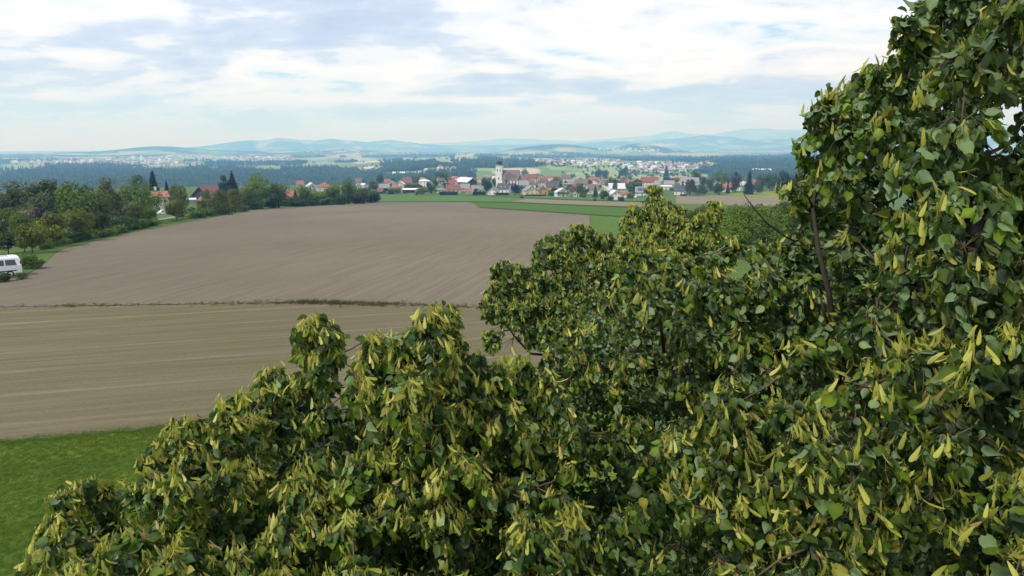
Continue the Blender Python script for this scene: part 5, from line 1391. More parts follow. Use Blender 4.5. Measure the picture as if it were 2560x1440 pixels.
def bract_template(curl, twist, lod=0):
    st = [(0.0, 0.022), (0.22, 0.075), (0.5, 0.110), (0.78, 0.135), (0.93, 0.115), (1.02, 0.035)] if lod == 0 else [(0.0, 0.03), (0.5, 0.12), (0.88, 0.14), (1.02, 0.04)]
    V, Fq = [], []
    for y, hw in st:
        z = -curl * y * y; a = twist * y
        V += [(-hw * math.cos(a), y - 0.12 * abs(curl) * y * y, z - hw * math.sin(a)), (hw * math.cos(a), y - 0.12 * abs(curl) * y * y, z + hw * math.sin(a))]
    for i in range(len(st) - 1):
        a = 2 * i
        Fq += [(a, a + 1, a + 3), (a, a + 3, a + 2)]
    if lod == 0:
        # flower stalk with a few round buds, grown together with the lower half of the bract
        b0 = len(V)
        V += [(0.0, 0.42, -curl * 0.18 - 0.012), (0.03, 0.42, -curl * 0.18 - 0.012), (0.10, 0.95, -0.20), (0.12, 0.94, -0.21)]
        Fq += [(b0, b0 + 1, b0 + 3), (b0, b0 + 3, b0 + 2)]
        for (x, y, z) in ((0.13, 1.0, -0.22), (0.20, 0.93, -0.27), (0.06, 0.97, -0.27)):
            c0 = len(V); s = 0.034
            V += [(x - s, y - s, z), (x + s, y - s, z), (x, y + s, z), (x, y, z + 1.6 * s)]
            Fq += [(c0, c0 + 1, c0 + 3), (c0 + 1, c0 + 2, c0 + 3), (c0 + 2, c0, c0 + 3), (c0, c0 + 2, c0 + 1)]
    return np.array(V, float), np.array(Fq), np.array([1.08 if k % 2 else 0.94 for k in range(len(V))])
LT0 = [leaf_template(f, c, w_) for f, c, w_ in ((0.25, 0.18, 0.10), (0.5, 0.3, 0.15), (-0.15, 0.35, 0.2), (0.8, 0.12, 0.1), (0.1, 0.05, 0.12), (0.35, -0.15, 0.2), (1.15, 0.35, 0.2), (0.7, 0.7, 0.3), (-0.45, 0.5, 0.35), (0.45, -0.45, 0.4))]
LT1 = [leaf_template(f, c, 0.0, 1) for f, c in ((0.25, 0.2), (0.6, 0.3), (-0.15, 0.3), (1.0, 0.4))]
BT0 = [bract_template(c, t) for c, t in ((0.25, 0.3), (0.5, -0.4), (-0.2, 0.6), (0.8, 0.2))]
BT1 = [bract_template(c, t, 1) for c, t in ((0.3, 0.3), (0.6, -0.3))]

def unit(a): return a / np.maximum(np.linalg.norm(a, axis=-1, keepdims=True), 1e-9)
def frames(T, N):
    T = unit(T); N = unit(N - (N * T).sum(1, keepdims=True) * T)
    return np.cross(T, N), T, N
def stamp(templates, which, O, T, N, S, tint):
    """joined mesh arrays: templates set on frames"""
    Vs, Fs, Cs = [], [], []; base = 0
    B, T, N = frames(T, N)
    for k, (v, f, rim) in enumerate(templates):
        i = np.where(which == k)[0]
        if not len(i): continue
        p = O[i, None] + S[i, None, None] * (v[None, :, 0:1] * B[i, None] + v[None, :, 1:2] * T[i, None] + v[None, :, 2:3] * N[i, None])
        Vs.append(p.reshape(-1, 3)); Fs.append((f[None] + (np.arange(len(i)) * len(v))[:, None, None]).reshape(-1, 3) + base)
        Cs.append((tint[i][:, None, :] * rim[None, :, None]).reshape(-1, 3)); base += len(i) * len(v)
    return np.concatenate(Vs), np.concatenate(Fs), np.concatenate(Cs)

def inside(poly, x, y):
    p = np.array(poly, float); r = np.zeros(x.shape, bool)
    j = len(p) - 1
    for i in range(len(p)):
        c = ((p[i, 1] > y) != (p[j, 1] > y)) & (x < (p[j, 0] - p[i, 0]) * (y - p[i, 1]) / (p[j, 1] - p[i, 1] + 1e-12) + p[i, 0])
        r ^= c; j = i
    return r
def edge_dist(poly, x, y):
    p = np.array(poly, float); q = np.roll(p, -1, 0); d = np.full(x.shape, 1e9)
    for a, b in zip(p, q):
        ab = b - a; t = np.clip(((x - a[0]) * ab[0] + (y - a[1]) * ab[1]) / (ab @ ab + 1e-9), 0, 1)
        d = np.minimum(d, np.hypot(x - a[0] - t * ab[0], y - a[1] - t * ab[1]))
    return d
def idw(ctrl, x, y):
    c = np.array(ctrl, float)
    w_ = 1 / (((x[:, None] - c[:, 0]) ** 2 + (y[:, None] - c[:, 1]) ** 2) + 400.0) ** 1.5
    d = (w_ * c[:, 2]).sum(1) / w_.sum(1)
    return np.where(d < 3.25, 1.3 + 0.6 * d, d)

def clumps(seed, poly, ctrl, rmax, layers, rmin_px=16, holes=(), hollows=()):
    """leafy shoots of a crown: centre (3-d), radius, layer.  The crown's outline is followed by ever smaller shoots"""
    r = np.random.default_rng(seed)
    p = np.array(poly); out = []
    for L, (back, shrink, spacing, rm) in enumerate(layers):
        acc = np.zeros((0, 3))
        for it in range(26):
            x = r.uniform(p[:, 0].min(), p[:, 0].max(), 700); y = r.uniform(p[:, 1].min(), p[:, 1].max(), 700)
            k = inside(poly, x, y)
            for hx, hy, ha, hb in holes: k &= ((x - hx) / (ha * (1 + 0.45 * L))) ** 2 + ((y - hy) / (hb * (1 + 0.75 * L))) ** 2 > 1
            if L < 2:
                hs = (1.12, 0.72)[L]
                for hx, hy, ha, hb in hollows: k &= ((x - hx) / (ha * hs)) ** 2 + ((y - hy) / (hb * hs)) ** 2 > 1
            x, y = x[k], y[k]
            if not len(x): continue
            ed = edge_dist(poly, x, y) - shrink
            d = idw(ctrl, x, y) + back
            rp = np.minimum(np.minimum(ed * 0.95, rmax * rm * F / d * r.uniform(0.6, 1.05, len(x))), 400)
            ok = rp > rmin_px
            for xx, yy, rr in np.stack([x, y, rp], -1)[ok]:
                if len(acc) == 0 or (np.hypot(acc[:, 0] - xx, acc[:, 1] - yy) > spacing * 0.5 * (acc[:, 2] + rr)).all():
                    acc = np.vstack([acc, [xx, yy, rr]])
        d = idw(ctrl, acc[:, 0], acc[:, 1]) + back + r.normal(size=len(acc)) * 0.12
        if L > 0:      # the crown recedes between its lobes
            for hx, hy, ha, hb in hollows: d = d + 0.75 * np.exp(-(((acc[:, 0] - hx) / ha) ** 2 + ((acc[:, 1] - hy) / hb) ** 2))
        d = np.maximum(d, 1.7)
        C = at(acc[:, 0], acc[:, 1], d)
        out.append(np.column_stack([C, acc[:, 2] * d / F, np.full(len(acc), L), acc[:, :2]]))
    return np.vstack(out)

def linden(name, label, seed, cl, trunk_base, trunk_top, leaf_size, flip_fn, bract_fn, own=300, lod_all=False, dens=3900, wind=(0.5, 0.1, 0.0), twig_r=0.004, light=1.0, limb_n=26):
    r = np.random.default_rng(seed)
    root = empty(name, trunk_base); tag(root, label, 'tree', 'linden trees beside the viewpoint')
    base = np.array(trunk_base)
    C, RAD, LAY, PX = cl[:, :3], cl[:, 3], cl[:, 4].astype(int), cl[:, 5:7]
    # ---- shoots
    ntw = np.maximum(5, (dens * RAD ** 2 / 9 * np.select([LAY == 0, LAY < 3], [1.0, 0.5], 0.22)).astype(int))
    ci = np.repeat(np.arange(len(C)), ntw); n = len(ci)
    D = unit(r.normal(size=(n, 3)) * np.array([1, 1, 0.8]) + np.array([0.0, -0.2, 0.55]))
    rad = RAD[ci] * r.uniform(0.75, 1.12, n)
    nl = r.integers(7, 12, n)
    ti = np.repeat(np.arange(n), nl); m = len(ti)
    t = r.uniform(0.25, 1.0, m)
    sag = 0.72
    def along(i, tt):
        p = C[ci[i]] + D[i] * (rad[i] * tt)[:, None]
        p[:, 2] -= sag * rad[i] * tt ** 2
        return p
    P = along(ti, t)
    c_of = ci[ti]
    side = unit(np.cross(D[ti], np.array([0, 0, 1.0]) + r.normal(size=(m, 3)) * 0.3)) * np.where(r.uniform(size=m) < 0.5, 1, -1)[:, None]
    W = np.array(wind)
    S = leaf_size * r.uniform(0.48, 1.28, m) * np.where(LAY[c_of] == 3, 1.35, 1.0)
    T = unit(0.50 * D[ti] + 0.50 * side + np.array([0, 0, -1.0]) + W * r.uniform(0.2, 1.0, (m, 1)) + r.normal(size=(m, 3)) * 0.30)
    O = P + T * (S * 0.45)[:, None] + side * (S * 0.10)[:, None]
    out = unit(P - C[c_of] + 1e-4)
    N = unit(0.9 * out + np.array([0, -0.1, 0.7]) + r.normal(size=(m, 3)) * 0.6)
    fl = r.uniform(size=m) < flip_fn(PX[c_of, 0], PX[c_of, 1])
    N[fl] = -N[fl] * np.array([1, 1, 0.6])
    # leaf colour: young green at the shoot ends, inner layers tinted darker as painted shade; single yellowing leaves
    clump_t = r.uniform(0.75, 1.25, len(C))[c_of]
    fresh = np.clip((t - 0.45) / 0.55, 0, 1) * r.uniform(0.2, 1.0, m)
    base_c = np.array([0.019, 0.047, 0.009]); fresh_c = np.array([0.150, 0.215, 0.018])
    fresh = fresh * np.where(LAY[c_of] == 0, 1.0, 0.25)  # less young green on inner layers: crown shade put into the leaf colour
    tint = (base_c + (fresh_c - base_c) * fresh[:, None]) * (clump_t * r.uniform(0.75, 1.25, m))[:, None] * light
    yel = r.uniform(size=m) < 0.025
    tint[yel] = np.array([0.20, 0.19, 0.03]) * r.uniform(0.7, 1.2, (yel.sum(), 1))
    lay = LAY[c_of]
    # ---- bracts hang in bunches from the leaf axils
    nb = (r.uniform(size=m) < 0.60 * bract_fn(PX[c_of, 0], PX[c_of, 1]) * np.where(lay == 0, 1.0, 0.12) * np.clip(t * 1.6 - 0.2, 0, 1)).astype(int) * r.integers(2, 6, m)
    bi = np.repeat(np.arange(m), nb); q = len(bi)
    bunch = unit(np.array([0, 0, -1.35]) + 0.4 * D[ti] + W * r.uniform(0.0, 0.9, (m, 1)) + r.normal(size=(m, 3)) * 0.28)
    bO = P[bi] + r.normal(size=(q, 3)) * 0.018 + out[bi] * r.uniform(0.01, 0.055, (q, 1)) + np.array([0, 0, 0.02])
    bT = unit(bunch[bi] + r.normal(size=(q, 3)) * 0.24)
    bN = unit(out[bi] + r.normal(size=(q, 3)) * 0.6 + np.array([0, -0.3, 0.3]))
    bS = r.uniform(0.058, 0.090, q) * (1.0 if leaf_size < 0.07 else 1.12)
    kk = r.uniform(size=(q, 1))
    btint = np.where(kk < 0.72, np.array([0.40, 0.40, 0.075]), np.where(kk < 0.97, np.array([0.50, 0.47, 0.14]), np.array([0.38, 0.27, 0.11]))) * r.uniform(0.7, 1.15, (q, 1)) * light
    # ---- the largest single leaves and bracts are parts of their own
    def pick(O_, lay_, k):
        px, py, f = project(O_)
        ok = (px > 0) & (px < 2560) & (py > 0) & (py < 1440) & (lay_ == 0) & (f > 1.0)
        idx = np.where(ok)[0]
        return idx[np.argsort(f[idx] + r.uniform(0, 0.5, len(idx)))[:k]]
    wl = r.integers(0, len(LT0), m); wb = r.integers(0, len(BT0), q)
    sel = pick(O, lay, own) if own else np.zeros(0, int)
    selb = pick(bO, lay[bi], own) if own else np.zeros(0, int)
    def singles(nm, templ, which, idx, O_, T_, N_, S_, tint_, mat):
        B, T2, N2 = frames(T_[idx], N_[idx])
        data = {}
        for a, i in enumerate(idx):
            key = (which[i], int(4 * tint_[i, 0] / tint_[i, 1]), int(np.argmin(np.abs(np.array([0.6, 0.9, 1.3, 2.0]) * 0.09 - tint_[i, 1]))))
            if key not in data:
                v, f, rim = templ[which[i]]
                data[key] = fastmesh(nm, v, f, 3, True, tint_[i][None] * rim[:, None]); data[key].materials.append(mat)
            o = bpy.data.objects.new(nm, data[key]); COL.objects.link(o); o.parent = root
            from mathutils import Matrix
            M = Matrix(((B[a, 0] * S_[i], T2[a, 0] * S_[i], N2[a, 0] * S_[i], O_[i, 0] - base[0]), (B[a, 1] * S_[i], T2[a, 1] * S_[i], N2[a, 1] * S_[i], O_[i, 1] - base[1]), (B[a, 2] * S_[i], T2[a, 2] * S_[i], N2[a, 2] * S_[i], O_[i, 2] - base[2]), (0, 0, 0, 1)))
            o.matrix_local = M
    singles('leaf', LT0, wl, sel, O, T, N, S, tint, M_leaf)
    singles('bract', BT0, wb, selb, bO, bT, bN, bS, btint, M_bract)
    # ---- all other leaves and bracts, joined
    def joined(nm, t0, t1, wsel, skip, O_, T_, N_, S_, tint_, lay_, mat):
        keep = np.ones(len(O_), bool); keep[skip] = False
        hi = keep & (lay_ == 0) & (not lod_all); lo = keep & ~hi
        parts = []
        if hi.any(): parts.append(stamp(t0, wsel[hi] % len(t0), O_[hi], T_[hi], N_[hi], S_[hi], tint_[hi]))
        if lo.any(): parts.append(stamp(t1, wsel[lo] % len(t1), O_[lo], T_[lo], N_[lo], S_[lo] * 1.06, tint_[lo]))
        V = np.concatenate([p[0] for p in parts]); off = np.cumsum([0] + [len(p[0]) for p in parts[:-1]])
        Fc = np.concatenate([p[1] + o for p, o in zip(parts, off)]); Cc = np.concatenate([p[2] for p in parts])
        o = mesh_obj(nm, fastmesh(nm, V - base, Fc, 3, True, Cc), root, mat); o['kind'] = 'stuff'
        return len(Fc)
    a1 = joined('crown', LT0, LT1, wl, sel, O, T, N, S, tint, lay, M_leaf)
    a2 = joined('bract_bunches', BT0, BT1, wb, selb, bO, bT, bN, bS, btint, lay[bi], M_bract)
    # ---- twigs (thin three-sided strips), joined
    s_ = np.array([0.0, 0.5, 1.0]); rr = np.array([1.0, 0.7, 0.25]) * twig_r
    rings = []
    for a in range(3):
        p = along(np.arange(n), np.full(n, s_[a])); u = unit(np.cross(D, np.array([0.3, 0.9, 0.1]))); v = np.cross(D, u)
        for k in range(3):
            ang = 2.094 * k; rings.append(p + (u * math.cos(ang) + v * math.sin(ang)) * rr[a])
    TV = np.stack(rings, 1).reshape(-1, 3)
    q4 = np.array([(a * 3 + k, a * 3 + (k + 1) % 3, a * 3 + 3 + (k + 1) % 3, a * 3 + 3 + k) for a in range(2) for k in range(3)])
    TF = (q4[None] + (np.where(LAY[ci] < 2)[0] * 9)[:, None, None]).reshape(-1, 4)
    o = mesh_obj('twigs', fastmesh('twigs', TV - base, TF, 4, True), root, M_twig); o['kind'] = 'stuff'
    # ---- trunk and limbs
    top = np.array(trunk_top)
    K = 9
    tp = [base + (top - base) * (i / (K - 1)) + np.array([0.10 * math.sin(2.1 * i), 0.08 * math.cos(1.7 * i), 0]) * (0 if i == 0 else 1) for i in range(K)]
    Hh = np.linalg.norm(top - base)
    tr_r = [0.030 * Hh * (1.35 if i == 0 else 1) * (1 - 0.80 * i / (K - 1)) for i in range(K)]
    mesh_obj('trunk', MB().tube([p - base for p in tp], tr_r, 12).mesh('trunk', True), root, M_lbark)
    order = r.permutation(len(C))
    order = order[np.argsort(-RAD[order], kind='stable')][:limb_n * 4]
    order = r.permutation(order)[:limb_n]
    ends = C[order]
    for e in ends:
        # leaves the trunk below the shoot and rises to it
        zz = np.clip(e[2] - 0.55 * np.hypot(*(e - top)[:2]) - 0.3, base[2] + 0.3 * Hh, top[2] - 0.1)
        f_ = (zz - base[2]) / (top[2] - base[2]); i = f_ * (K - 1); i0 = int(min(i, K - 2)); s0 = tp[i0] + (tp[i0 + 1] - tp[i0]) * (i - i0)
        mid = s0 + (e - s0) * 0.5 + np.array([0, 0, -0.12]) * np.linalg.norm(e - s0) + r.normal(size=3) * 0.05
        L = np.linalg.norm(e - s0); r0 = min(0.055, 0.012 + 0.010 * L)
        q1 = s0 + (mid - s0) * 0.5 + np.array([0, 0, 0.02]) * L; q2 = mid + (e - mid) * 0.5 + np.array([0, 0, -0.03]) * L
        mesh_obj('limb', MB().tube([p - base for p in (s0, q1, mid, q2, e)], [r0, r0 * 0.8, r0 * 0.6, r0 * 0.42, r0 * 0.18], 6).mesh('limb', True), root, M_lbark)
    # side branches: every shoot grows from the nearest shoot that lies closer to the trunk
    mb = MB()
    axis = base + (top - base) * np.clip((C[:, 2:3] - 0.4 - base[2]) / (top[2] - base[2]), 0.2, 1)
    da = np.linalg.norm(C - axis, axis=1)
    for k in range(len(C)):
        near_ = np.where(da < da[k] - 0.05)[0]
        if not len(near_): continue
        dd = np.linalg.norm(C[near_] - C[k], axis=1); j = near_[int(np.argmin(dd))]
        if dd.min() > 1.2: continue
        a, b = C[j], C[k]
        mid = (a + b) / 2 + np.array([0, 0, -0.08]) * dd.min() + r.normal(size=3) * 0.02
        mb.tube([a - base, mid - base, b - base], [0.0075, 0.006, 0.004], 4)
    o = mesh_obj('side_branches', mb.mesh('side_branches', True), root, M_twig); o['kind'] = 'stuff'
    return root

def gz(x, y): return float(ground(x, y))
POLY_L = [(20, 1640), (45, 1420), (95, 1340), (112, 1275), (150, 1215), (205, 1182), (285, 1190), (325, 1232), (352, 1165), (345, 1125), (392, 1085), (425, 1060), (432, 1036), (498, 1034), (528, 1062), (532, 1008), (575, 975), (612, 970), (646, 1006), (642, 940), (672, 905), (712, 912), (742, 935), (748, 880), (728, 815), (755, 765), (812, 768), (856, 805), (858, 872), (838, 935), (836, 975), (852, 985), (872, 905), (912, 822), (972, 822), (990, 850), (1002, 800), (1040, 757), (1115, 748), (1138, 785), (1136, 835), (1172, 862), (1200, 880), (1240, 868), (1330, 888), (1400, 940), (1440, 1100), (1450, 1300), (1460, 1640)]
CTRL_L = [(80, 1420, 5.2), (250, 1215, 5.4), (420, 1090, 5.5), (600, 1000, 5.6), (690, 930, 5.6), (790, 800, 5.3), (790, 900, 5.3), (940, 860, 5.1), (1080, 790, 4.7), (1050, 900, 4.5), (1000, 1020, 4.4), (1250, 900, 5.0), (1340, 950, 5.0), (1300, 1100, 4.8), (700, 1130, 5.6), (880, 1120, 5.0), (560, 1120, 4.9), (430, 1230, 4.5), (300, 1330, 4.3), (830, 1250, 4.0), (1000, 1250, 4.6), (1200, 1250, 4.6), (1150, 1400, 3.9), (800, 1420, 3.7), (560, 1420, 4.1), (300, 1440, 4.0), (1350, 1400, 4.2), (600, 1640, 3.8), (1200, 1640, 3.8), (640, 1260, 5.2)]
POLY_R = [(2900, -160), (2420, -120), (2330, -60), (2290, 0), (2250, 40), (2235, 110), (2190, 152), (2150, 165), (2105, 200), (2062, 205), (2030, 245), (2020, 300), (1990, 340), (1995, 395), (1985, 410), (1948, 432), (1955, 480), (1980, 500), (1982, 560), (1935, 590), (1880, 596), (1830, 572), (1780, 590), (1720, 612), (1640, 615), (1570, 620), (1545, 660), (1530, 720), (1470, 790), (1380, 830), (1335, 870), (1345, 930), (1335, 980), (1315, 1100), (1290, 1200), (1270, 1330), (1260, 1640), (2900, 1640)]
CTRL_R = [(2320, 40, 3.7), (2520, 60, 3.3), (2180, 190, 4.4), (2060, 250, 4.8), (2020, 400, 4.9), (2250, 300, 3.9), (2400, 400, 3.1), (2480, 180, 3.7), (2540, 420, 4.6), (2520, 640, 3.2), (2400, 560, 2.9), (2250, 600, 3.6), (2080, 640, 5.0), (1960, 560, 5.4), (1900, 650, 5.0), (1800, 620, 5.2), (1650, 640, 5.4), (1590, 720, 4.8), (1680, 760, 5.6), (1500, 840, 7.0), (1410, 900, 7.4), (1400, 1000, 7.0), (1600, 900, 6.0), (1800, 850, 5.0), (2000, 800, 5.2), (2080, 900, 3.6), (2200, 800, 3.6), (2330, 820, 3.0), (2450, 860, 2.5), (2500, 1050, 2.4), (2300, 1000, 2.8), (2430, 1250, 2.6), (2100, 1050, 3.0), (2200, 1250, 3.2), (1900, 1000, 3.6), (1850, 1200, 3.8), (1700, 1100, 4.6), (1640, 1250, 3.8), (1500, 1050, 6.0), (1480, 1200, 5.2), (1450, 1350, 4.2), (1900, 1430, 3.1), (2200, 1430, 2.8), (2520, 1430, 2.4), (1700, 1640, 3.2), (2500, 1640, 2.2), (2800, 600, 3.2), (2800, 1200, 2.4)]
POLY_B = [(1205, 800), (1195, 740), (1225, 700), (1222, 655), (1262, 640), (1300, 650), (1330, 655), (1335, 590), (1360, 585), (1410, 565), (1440, 548), (1480, 552), (1490, 580), (1530, 572), (1545, 600), (1560, 680), (1600, 800), (1500, 900), (1360, 880), (1320, 870), (1290, 820), (1240, 810)]
POLY_B2 = [(1208, 860), (1205, 815), (1230, 820), (1250, 850), (1245, 880), (1225, 880)]
POLY_Y = [(1540, 600), (1548, 540), (1575, 505), (1610, 505), (1615, 460), (1635, 443), (1655, 462), (1660, 490), (1700, 500), (1725, 530), (1760, 520), (1770, 492), (1805, 490), (1808, 525), (1800, 570), (1830, 580), (1850, 620), (1800, 720), (1600, 720), (1540, 680)]

LAY_NEAR = [(0.0, 0, 1.22, 1.0), (0.65, 26, 1.0, 1.15), (1.3, 60, 0.95, 1.5), (2.2, 90, 0.85, 2.3)]
LAY_FAR = [(0.0, 0, 0.85, 1.0), (1.1, 14, 0.95, 1.2)]
cl_L = clumps(101, POLY_L, CTRL_L, 0.26, LAY_NEAR, 15, hollows=[(640, 1290, 85, 60), (690, 1120, 95, 60), (1000, 1340, 105, 95), (1215, 1340, 90, 110), (870, 1060, 50, 70), (1040, 1180, 100, 36), (1270, 1170, 90, 45), (330, 1290, 50, 40), (500, 1240, 40, 50), (1180, 1060, 60, 30), (700, 1400, 45, 50)])
cl_R = clumps(202, POLY_R, CTRL_R, 0.27, LAY_NEAR, 17, holes=[(2512, 326, 84, 46)], hollows=[(2530, 300, 60, 90), (2500, 560, 90, 90), (2160, 900, 90, 50), (1700, 1010, 90, 45), (1560, 1190, 75, 90), (2040, 1290, 95, 60), (2290, 1150, 80, 50), (1420, 1230, 80, 130), (2070, 450, 30, 80), (2060, 690, 40, 110), (1480, 1020, 90, 50), (2420, 760, 70, 70), (1780, 760, 60, 34), (1950, 850, 70, 40), (2200, 480, 60, 40), (2330, 1330, 80, 50), (1750, 1370, 60, 60), (2140, 700, 60, 44)])
cl_B = np.vstack([clumps(303, POLY_B, [(1380, 700, 13.5), (1220, 720, 13.2), (1450, 600, 14.2), (1500, 850, 13.0)], 0.42, LAY_FAR, 11), clumps(304, POLY_B2, [(1225, 850, 13.4)], 0.2, LAY_FAR[:1], 8)])
cl_Y = clumps(404, POLY_Y, [(1650, 550, 16.5), (1640, 470, 17.0), (1780, 540, 16.0), (1600, 650, 15.5)], 0.45, LAY_FAR, 11)
def spires(ctrl, lst):
    """leader shoots that stand out of the outline: photograph x, y, radius"""
    a = np.array(lst, float); d = idw(ctrl, a[:, 0], a[:, 1])
    return np.column_stack([at(a[:, 0], a[:, 1], d), a[:, 2] * d / F, np.zeros(len(a)), a[:, :2]])
cl_L = np.vstack([cl_L, spires(CTRL_L, [(782, 806, 36), (806, 836, 44), (792, 890, 50), (1082, 790, 40), (1062, 830, 50), (1110, 800, 34), (942, 850, 32), (602, 1002, 32), (465, 1062, 30), (688, 938, 32), (395, 1118, 30), (240, 1218, 34), (180, 1240, 32), (100, 1372, 36), (150, 1300, 36), (560, 1030, 34), (930, 890, 44)])])
cl_R = np.vstack([cl_R, spires(CTRL_R, [(2275, 45, 30), (2200, 168, 26), (2064, 236, 26), (2042, 292, 30), (1982, 452, 32), (2016, 350, 30), (2130, 205, 30), (2020, 520, 34)])])
tL = at(1045, 1300, 5.9); tR = at(2440, 720, 5.4); tB = at(1400, 800, 14.6); tY = at(1680, 640, 17.6)
stats = []
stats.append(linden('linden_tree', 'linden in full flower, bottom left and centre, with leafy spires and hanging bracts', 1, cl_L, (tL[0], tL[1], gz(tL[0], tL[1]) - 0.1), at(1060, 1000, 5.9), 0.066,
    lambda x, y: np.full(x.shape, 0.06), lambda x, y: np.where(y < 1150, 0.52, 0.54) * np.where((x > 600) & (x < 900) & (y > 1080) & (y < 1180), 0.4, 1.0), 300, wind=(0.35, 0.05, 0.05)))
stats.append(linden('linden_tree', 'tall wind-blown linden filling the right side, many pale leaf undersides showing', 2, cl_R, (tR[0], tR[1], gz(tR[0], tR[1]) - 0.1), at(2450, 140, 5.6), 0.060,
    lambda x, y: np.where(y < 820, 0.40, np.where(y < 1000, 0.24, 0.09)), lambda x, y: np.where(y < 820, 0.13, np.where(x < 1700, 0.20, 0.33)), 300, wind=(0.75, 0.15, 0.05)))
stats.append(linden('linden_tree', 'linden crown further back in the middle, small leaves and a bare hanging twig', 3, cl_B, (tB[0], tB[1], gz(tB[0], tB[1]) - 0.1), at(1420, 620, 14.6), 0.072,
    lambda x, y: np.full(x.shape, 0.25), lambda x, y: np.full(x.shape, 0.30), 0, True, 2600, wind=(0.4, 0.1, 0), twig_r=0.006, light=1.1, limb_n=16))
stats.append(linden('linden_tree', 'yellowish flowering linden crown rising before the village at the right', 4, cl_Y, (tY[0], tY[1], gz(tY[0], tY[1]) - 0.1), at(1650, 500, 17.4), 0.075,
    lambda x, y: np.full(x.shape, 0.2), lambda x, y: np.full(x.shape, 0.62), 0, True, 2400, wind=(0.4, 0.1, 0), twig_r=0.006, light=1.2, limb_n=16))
def bough(root, pts, rad, nm='limb'):
    """branch that shows between the leaves, given as photograph points with distance"""
    P_ = [at(x, y, d) - np.array(root.location) for x, y, d in pts]
    mesh_obj(nm, MB().tube(P_, rad, 7).mesh(nm, True), root, M_lbark)
LR, LB = stats[1], stats[2]
bough(LR, [(2100, 980, 5.2), (2085, 840, 4.75), (2072, 730, 4.6), (2045, 620, 4.6), (2032, 520, 4.7), (2045, 420, 4.8), (2070, 330, 4.9)], [0.026, 0.022, 0.019, 0.016, 0.012, 0.008, 0.004])
bough(LR, [(2085, 840, 4.75), (2062, 790, 4.6), (2052, 745, 4.55)], [0.014, 0.011, 0.007])
bough(LR, [(2032, 520, 4.7), (2020, 490, 4.65), (1985, 470, 4.6)], [0.010, 0.007, 0.003])
bough(LR, [(2410, 900, 4.3), (2424, 740, 4.0), (2438, 640, 4.0), (2452, 520, 4.1), (2470, 380, 4.6)], [0.058, 0.052, 0.046, 0.040, 0.02])
bough(LR, [(2414, 860, 4.1), (2330, 760, 3.7), (2270, 690, 3.8)], [0.028, 0.020, 0.012])
bough(LR, [(2010, 615, 5.2), (1960, 590, 5.0), (1915, 556, 4.9), (1880, 515, 4.85), (1860, 487, 4.8)], [0.007, 0.006, 0.005, 0.004, 0.0025], 'bare_twig')
bough(LR, [(1660, 880, 5.3), (1650, 800, 5.05), (1635, 740, 5.0), (1640, 690, 5.0)], [0.014, 0.011, 0.008, 0.004])
bough(LB, [(1330, 800, 13.6), (1300, 818, 13.3), (1260, 828, 13.2), (1225, 838, 13.2)], [0.022, 0.017, 0.012, 0.006])
for e in ((1262, 872), (1275, 880), (1282, 868), (1240, 868), (1300, 860)):
    bough(LB, [(1290, 822, 13.3), (1283, 845, 13.25), (e[0], e[1], 13.2)], [0.010, 0.007, 0.003], 'bare_twig')
# ------------------------------------------------------------------ grass, weeds and undergrowth
def tuft(seed, n, h, spread, lean, wd):
    r = np.random.default_rng(seed)
    a = r.uniform(0, 6.28, n); o = np.stack([r.normal(size=n) * spread, r.normal(size=n) * spread, np.zeros(n)], -1)
    hh = h * r.uniform(0.5, 1.1, n); L = lean * r.uniform(0.2, 1.2, n)
    d = np.stack([np.cos(a), np.sin(a), np.zeros(n)], -1); s = np.stack([-np.sin(a), np.cos(a), np.zeros(n)], -1)
    z = np.array([0, 0, 1.0])
    v = np.stack([o - s * wd, o + s * wd, o + d * (L * hh * 0.35)[:, None] + z * (hh * 0.6)[:, None] + s * wd * 0.7, o + d * (L * hh * 0.35)[:, None] + z * (hh * 0.6)[:, None] - s * wd * 0.7, o + d * (L * hh)[:, None] + z * hh[:, None]], 1)
    k = np.arange(n)[:, None] * 5
    f = np.concatenate([k + np.array([[0, 1, 2]]), k + np.array([[0, 2, 3]]), k + np.array([[3, 2, 4]])])
    t = np.repeat(r.uniform(0.75, 1.3, n), 5)
    return fastmesh('tuft', v.reshape(-1, 3), f, 3, False, np.stack([t, t, t * 0.9], -1))
M_grass = foliage('grass_blades', (0.100, 0.172, 0.020), 0.35, 0.15, hue=(1.25, 1.08, 1.0), nscale=0.25)
M_weed = foliage('weed_blades', (0.085, 0.095, 0.035), 0.25, 0.4, hue=(1.5, 1.2, 1.0))
gs = [source('grass_tuft_%d' % i, tuft(500 + i, 18, 0.075 + 0.012 * i, 0.06, 0.8, 0.004), M_grass) for i in range(4)]
n = 150000
px = R.uniform(-260, 900, n); py = R.uniform(1055, 1900, n) 
# even cover over the ground rather than over the picture
x = R.uniform(-26, 8, n); y = R.uniform(7, 34, n)
el = resample([(-500, 1147), (0, 1107), (120, 1098), (430, 1070), (900, 1030)], 3000)
eg = on_ground(el[:, 0], el[:, 1] + R.normal(size=len(el)) * 5); x[:3000] = eg[:, 0]; y[:3000] = eg[:, 1]
P3 = np.stack([x, y, ground(x, y) + 0.025], -1)
qx, qy, qf = project(P3)
edge = np.interp(qx, [-900, 0, 120, 430, 900, 3300], [1180, 1107, 1098, 1070, 1030, 880])
k = (qy > edge + 1 + R.normal(size=n) * 4); k[:3000] = True; k &= (qy > edge - 14); k &= (qx > -500) & (qx < 1300)
P3 = P3[k]
strp = wnz(W_near, P3[:, 0] * 0.25, P3[:, 1] * 2.0)
o = scatter('grass', P3, R.uniform(0.6, 1.25, len(P3)) * (1 + 0.25 * np.clip(strp, -1, 1)), R.uniform(0, 6.28, len(P3)), R.integers(0, 4, len(P3)), gs)
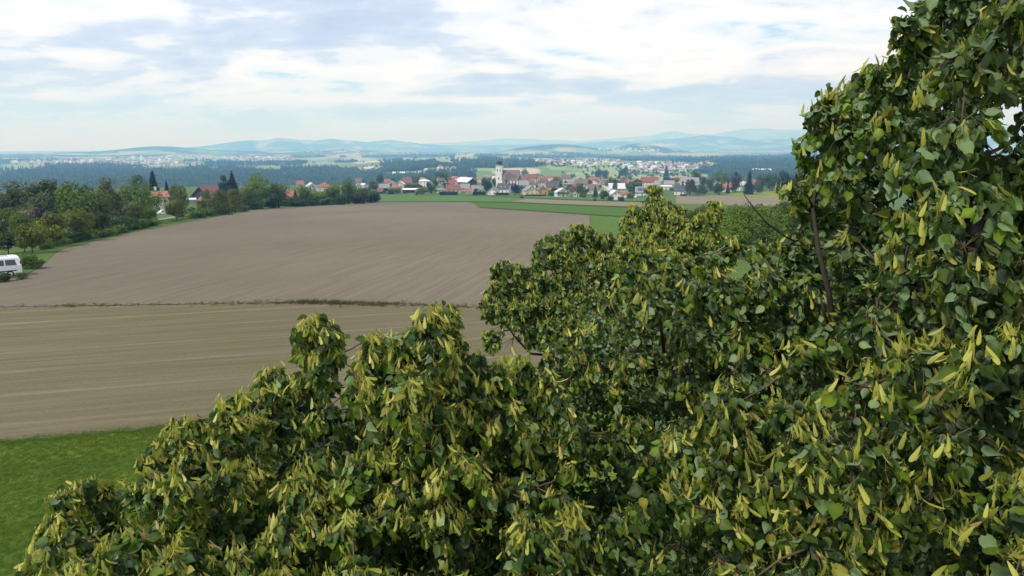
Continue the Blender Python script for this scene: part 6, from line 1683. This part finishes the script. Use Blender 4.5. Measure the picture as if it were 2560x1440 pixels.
tag(o, 'green mown grass in the lower left corner', 'grass')
# weeds on the boundary between the two ploughed fields
ws = [source('weed_tuft_%d' % i, tuft(600 + i, 26, 0.28 + 0.05 * i, 0.16, 0.6, 0.010), M_weed) for i in range(3)]
line = [(-300, 772), (0, 769), (350, 764), (750, 758), (1000, 763), (1200, 770), (1480, 777)]
tt = resample(line, 2600); dens_ = np.interp(tt[:, 0], [-300, 0, 160, 180, 280, 300, 310, 480, 560, 620, 700, 740, 760, 880, 900, 960, 1010, 1040, 1100, 1480], [0.25, 0.2, 0.3, 0.6, 0.2, 0.6, 0.2, 0.3, 0.45, 0.4, 0.6, 0.9, 1.0, 1.0, 0.7, 0.9, 0.7, 0.5, 0.5, 0.4])
kk = R.uniform(size=len(tt)) < dens_ * 0.85
g = on_ground(tt[kk, 0], tt[kk, 1])
g[:, :2] += R.normal(size=(len(g), 2)) * np.array([0.2, 0.35]); g[:, 2] = ground(g[:, 0], g[:, 1]) + 0.03
o = scatter('weeds', g, R.uniform(0.3, 0.75, len(g)) * (0.4 + 0.75 * dens_[kk]), R.uniform(0, 6.28, len(g)), R.integers(0, 3, len(g)), ws)
tag(o, 'ragged line of weeds on the boundary between the two fields', 'weeds')
# rank growth at the foot of the hedgerow and along the verge
us = [source('undergrowth_%d' % i, tm('undergrowth', crown_lobes(700 + i, 9, 0.45, 0.6, 0.45, 0.24, 260, 0.085, 0, 0.1), 0.0, 0.75), FOL[f]) for i, f in enumerate(('mid', 'dark', 'bright'))]
us += [source('verge_tuft_%d' % i, tuft(800 + i, 40, 0.9, 0.5, 0.7, 0.03), M_grass) for i in range(2)]
low = resample([(110, 625), (240, 598), (400, 563), (560, 534), (650, 519), (800, 512.5), (936, 504.5)], 900)
j = R.normal(size=(len(low), 2))
g = on_ground(low[:, 0], low[:, 1] - np.abs(j[:, 1]) * np.interp(low[:, 0], [110, 936], [7, 2.0]))
v_ = R.choice(5, len(g), p=[0.22, 0.24, 0.12, 0.21, 0.21])
sparse = (low[:, 0] > 385) & (low[:, 0] < 480) & (v_ < 3)
sparse |= (low[:, 0] < 230) & (v_ < 3) & (R.uniform(size=len(g)) < 0.75)
g = g[~sparse]; v_ = v_[~sparse]
D_ = np.hypot(g[:, 0], g[:, 1])
o = scatter('undergrowth', g, np.where(v_ < 3, R.uniform(0.7, 1.6, len(g)) * np.interp(D_, [80, 330], [0.8, 2.2]), R.uniform(0.4, 0.9, len(g)) * np.interp(D_, [80, 330], [0.8, 1.6])), R.uniform(0, 6.28, len(g)), v_, us)
tag(o, 'rank grass and low scrub at the foot of the hedgerow', 'undergrowth')
# ------------------------------------------------------------------ the air: one even haze over the whole country
zs = TZ.min()
hb = MB().box(-34500, 34500, -34500, 34500, float(zs) - 1.5, float(max(TZ.max(), 20)) + 40)
ho = mesh_obj('haze', hb.mesh('haze'))
m = bpy.data.materials.new('haze_air'); m.use_nodes = True
nt = m.node_tree; nt.nodes.clear()
out = nt.nodes.new('ShaderNodeOutputMaterial'); pv = nt.nodes.new('ShaderNodeVolumePrincipled')
pv.inputs['Color'].default_value = (0.24, 0.54, 1.0, 1); pv.inputs['Density'].default_value = 1 / 5000.0; pv.inputs['Anisotropy'].default_value = 0.15; pv.inputs['Absorption Color'].default_value = (1, 1, 1, 1)
nt.links.new(pv.outputs[0], out.inputs['Volume'])
ho.data.materials.append(m)
tag(ho, 'pale blue haze filling the air over the valley', 'haze', kind='stuff')
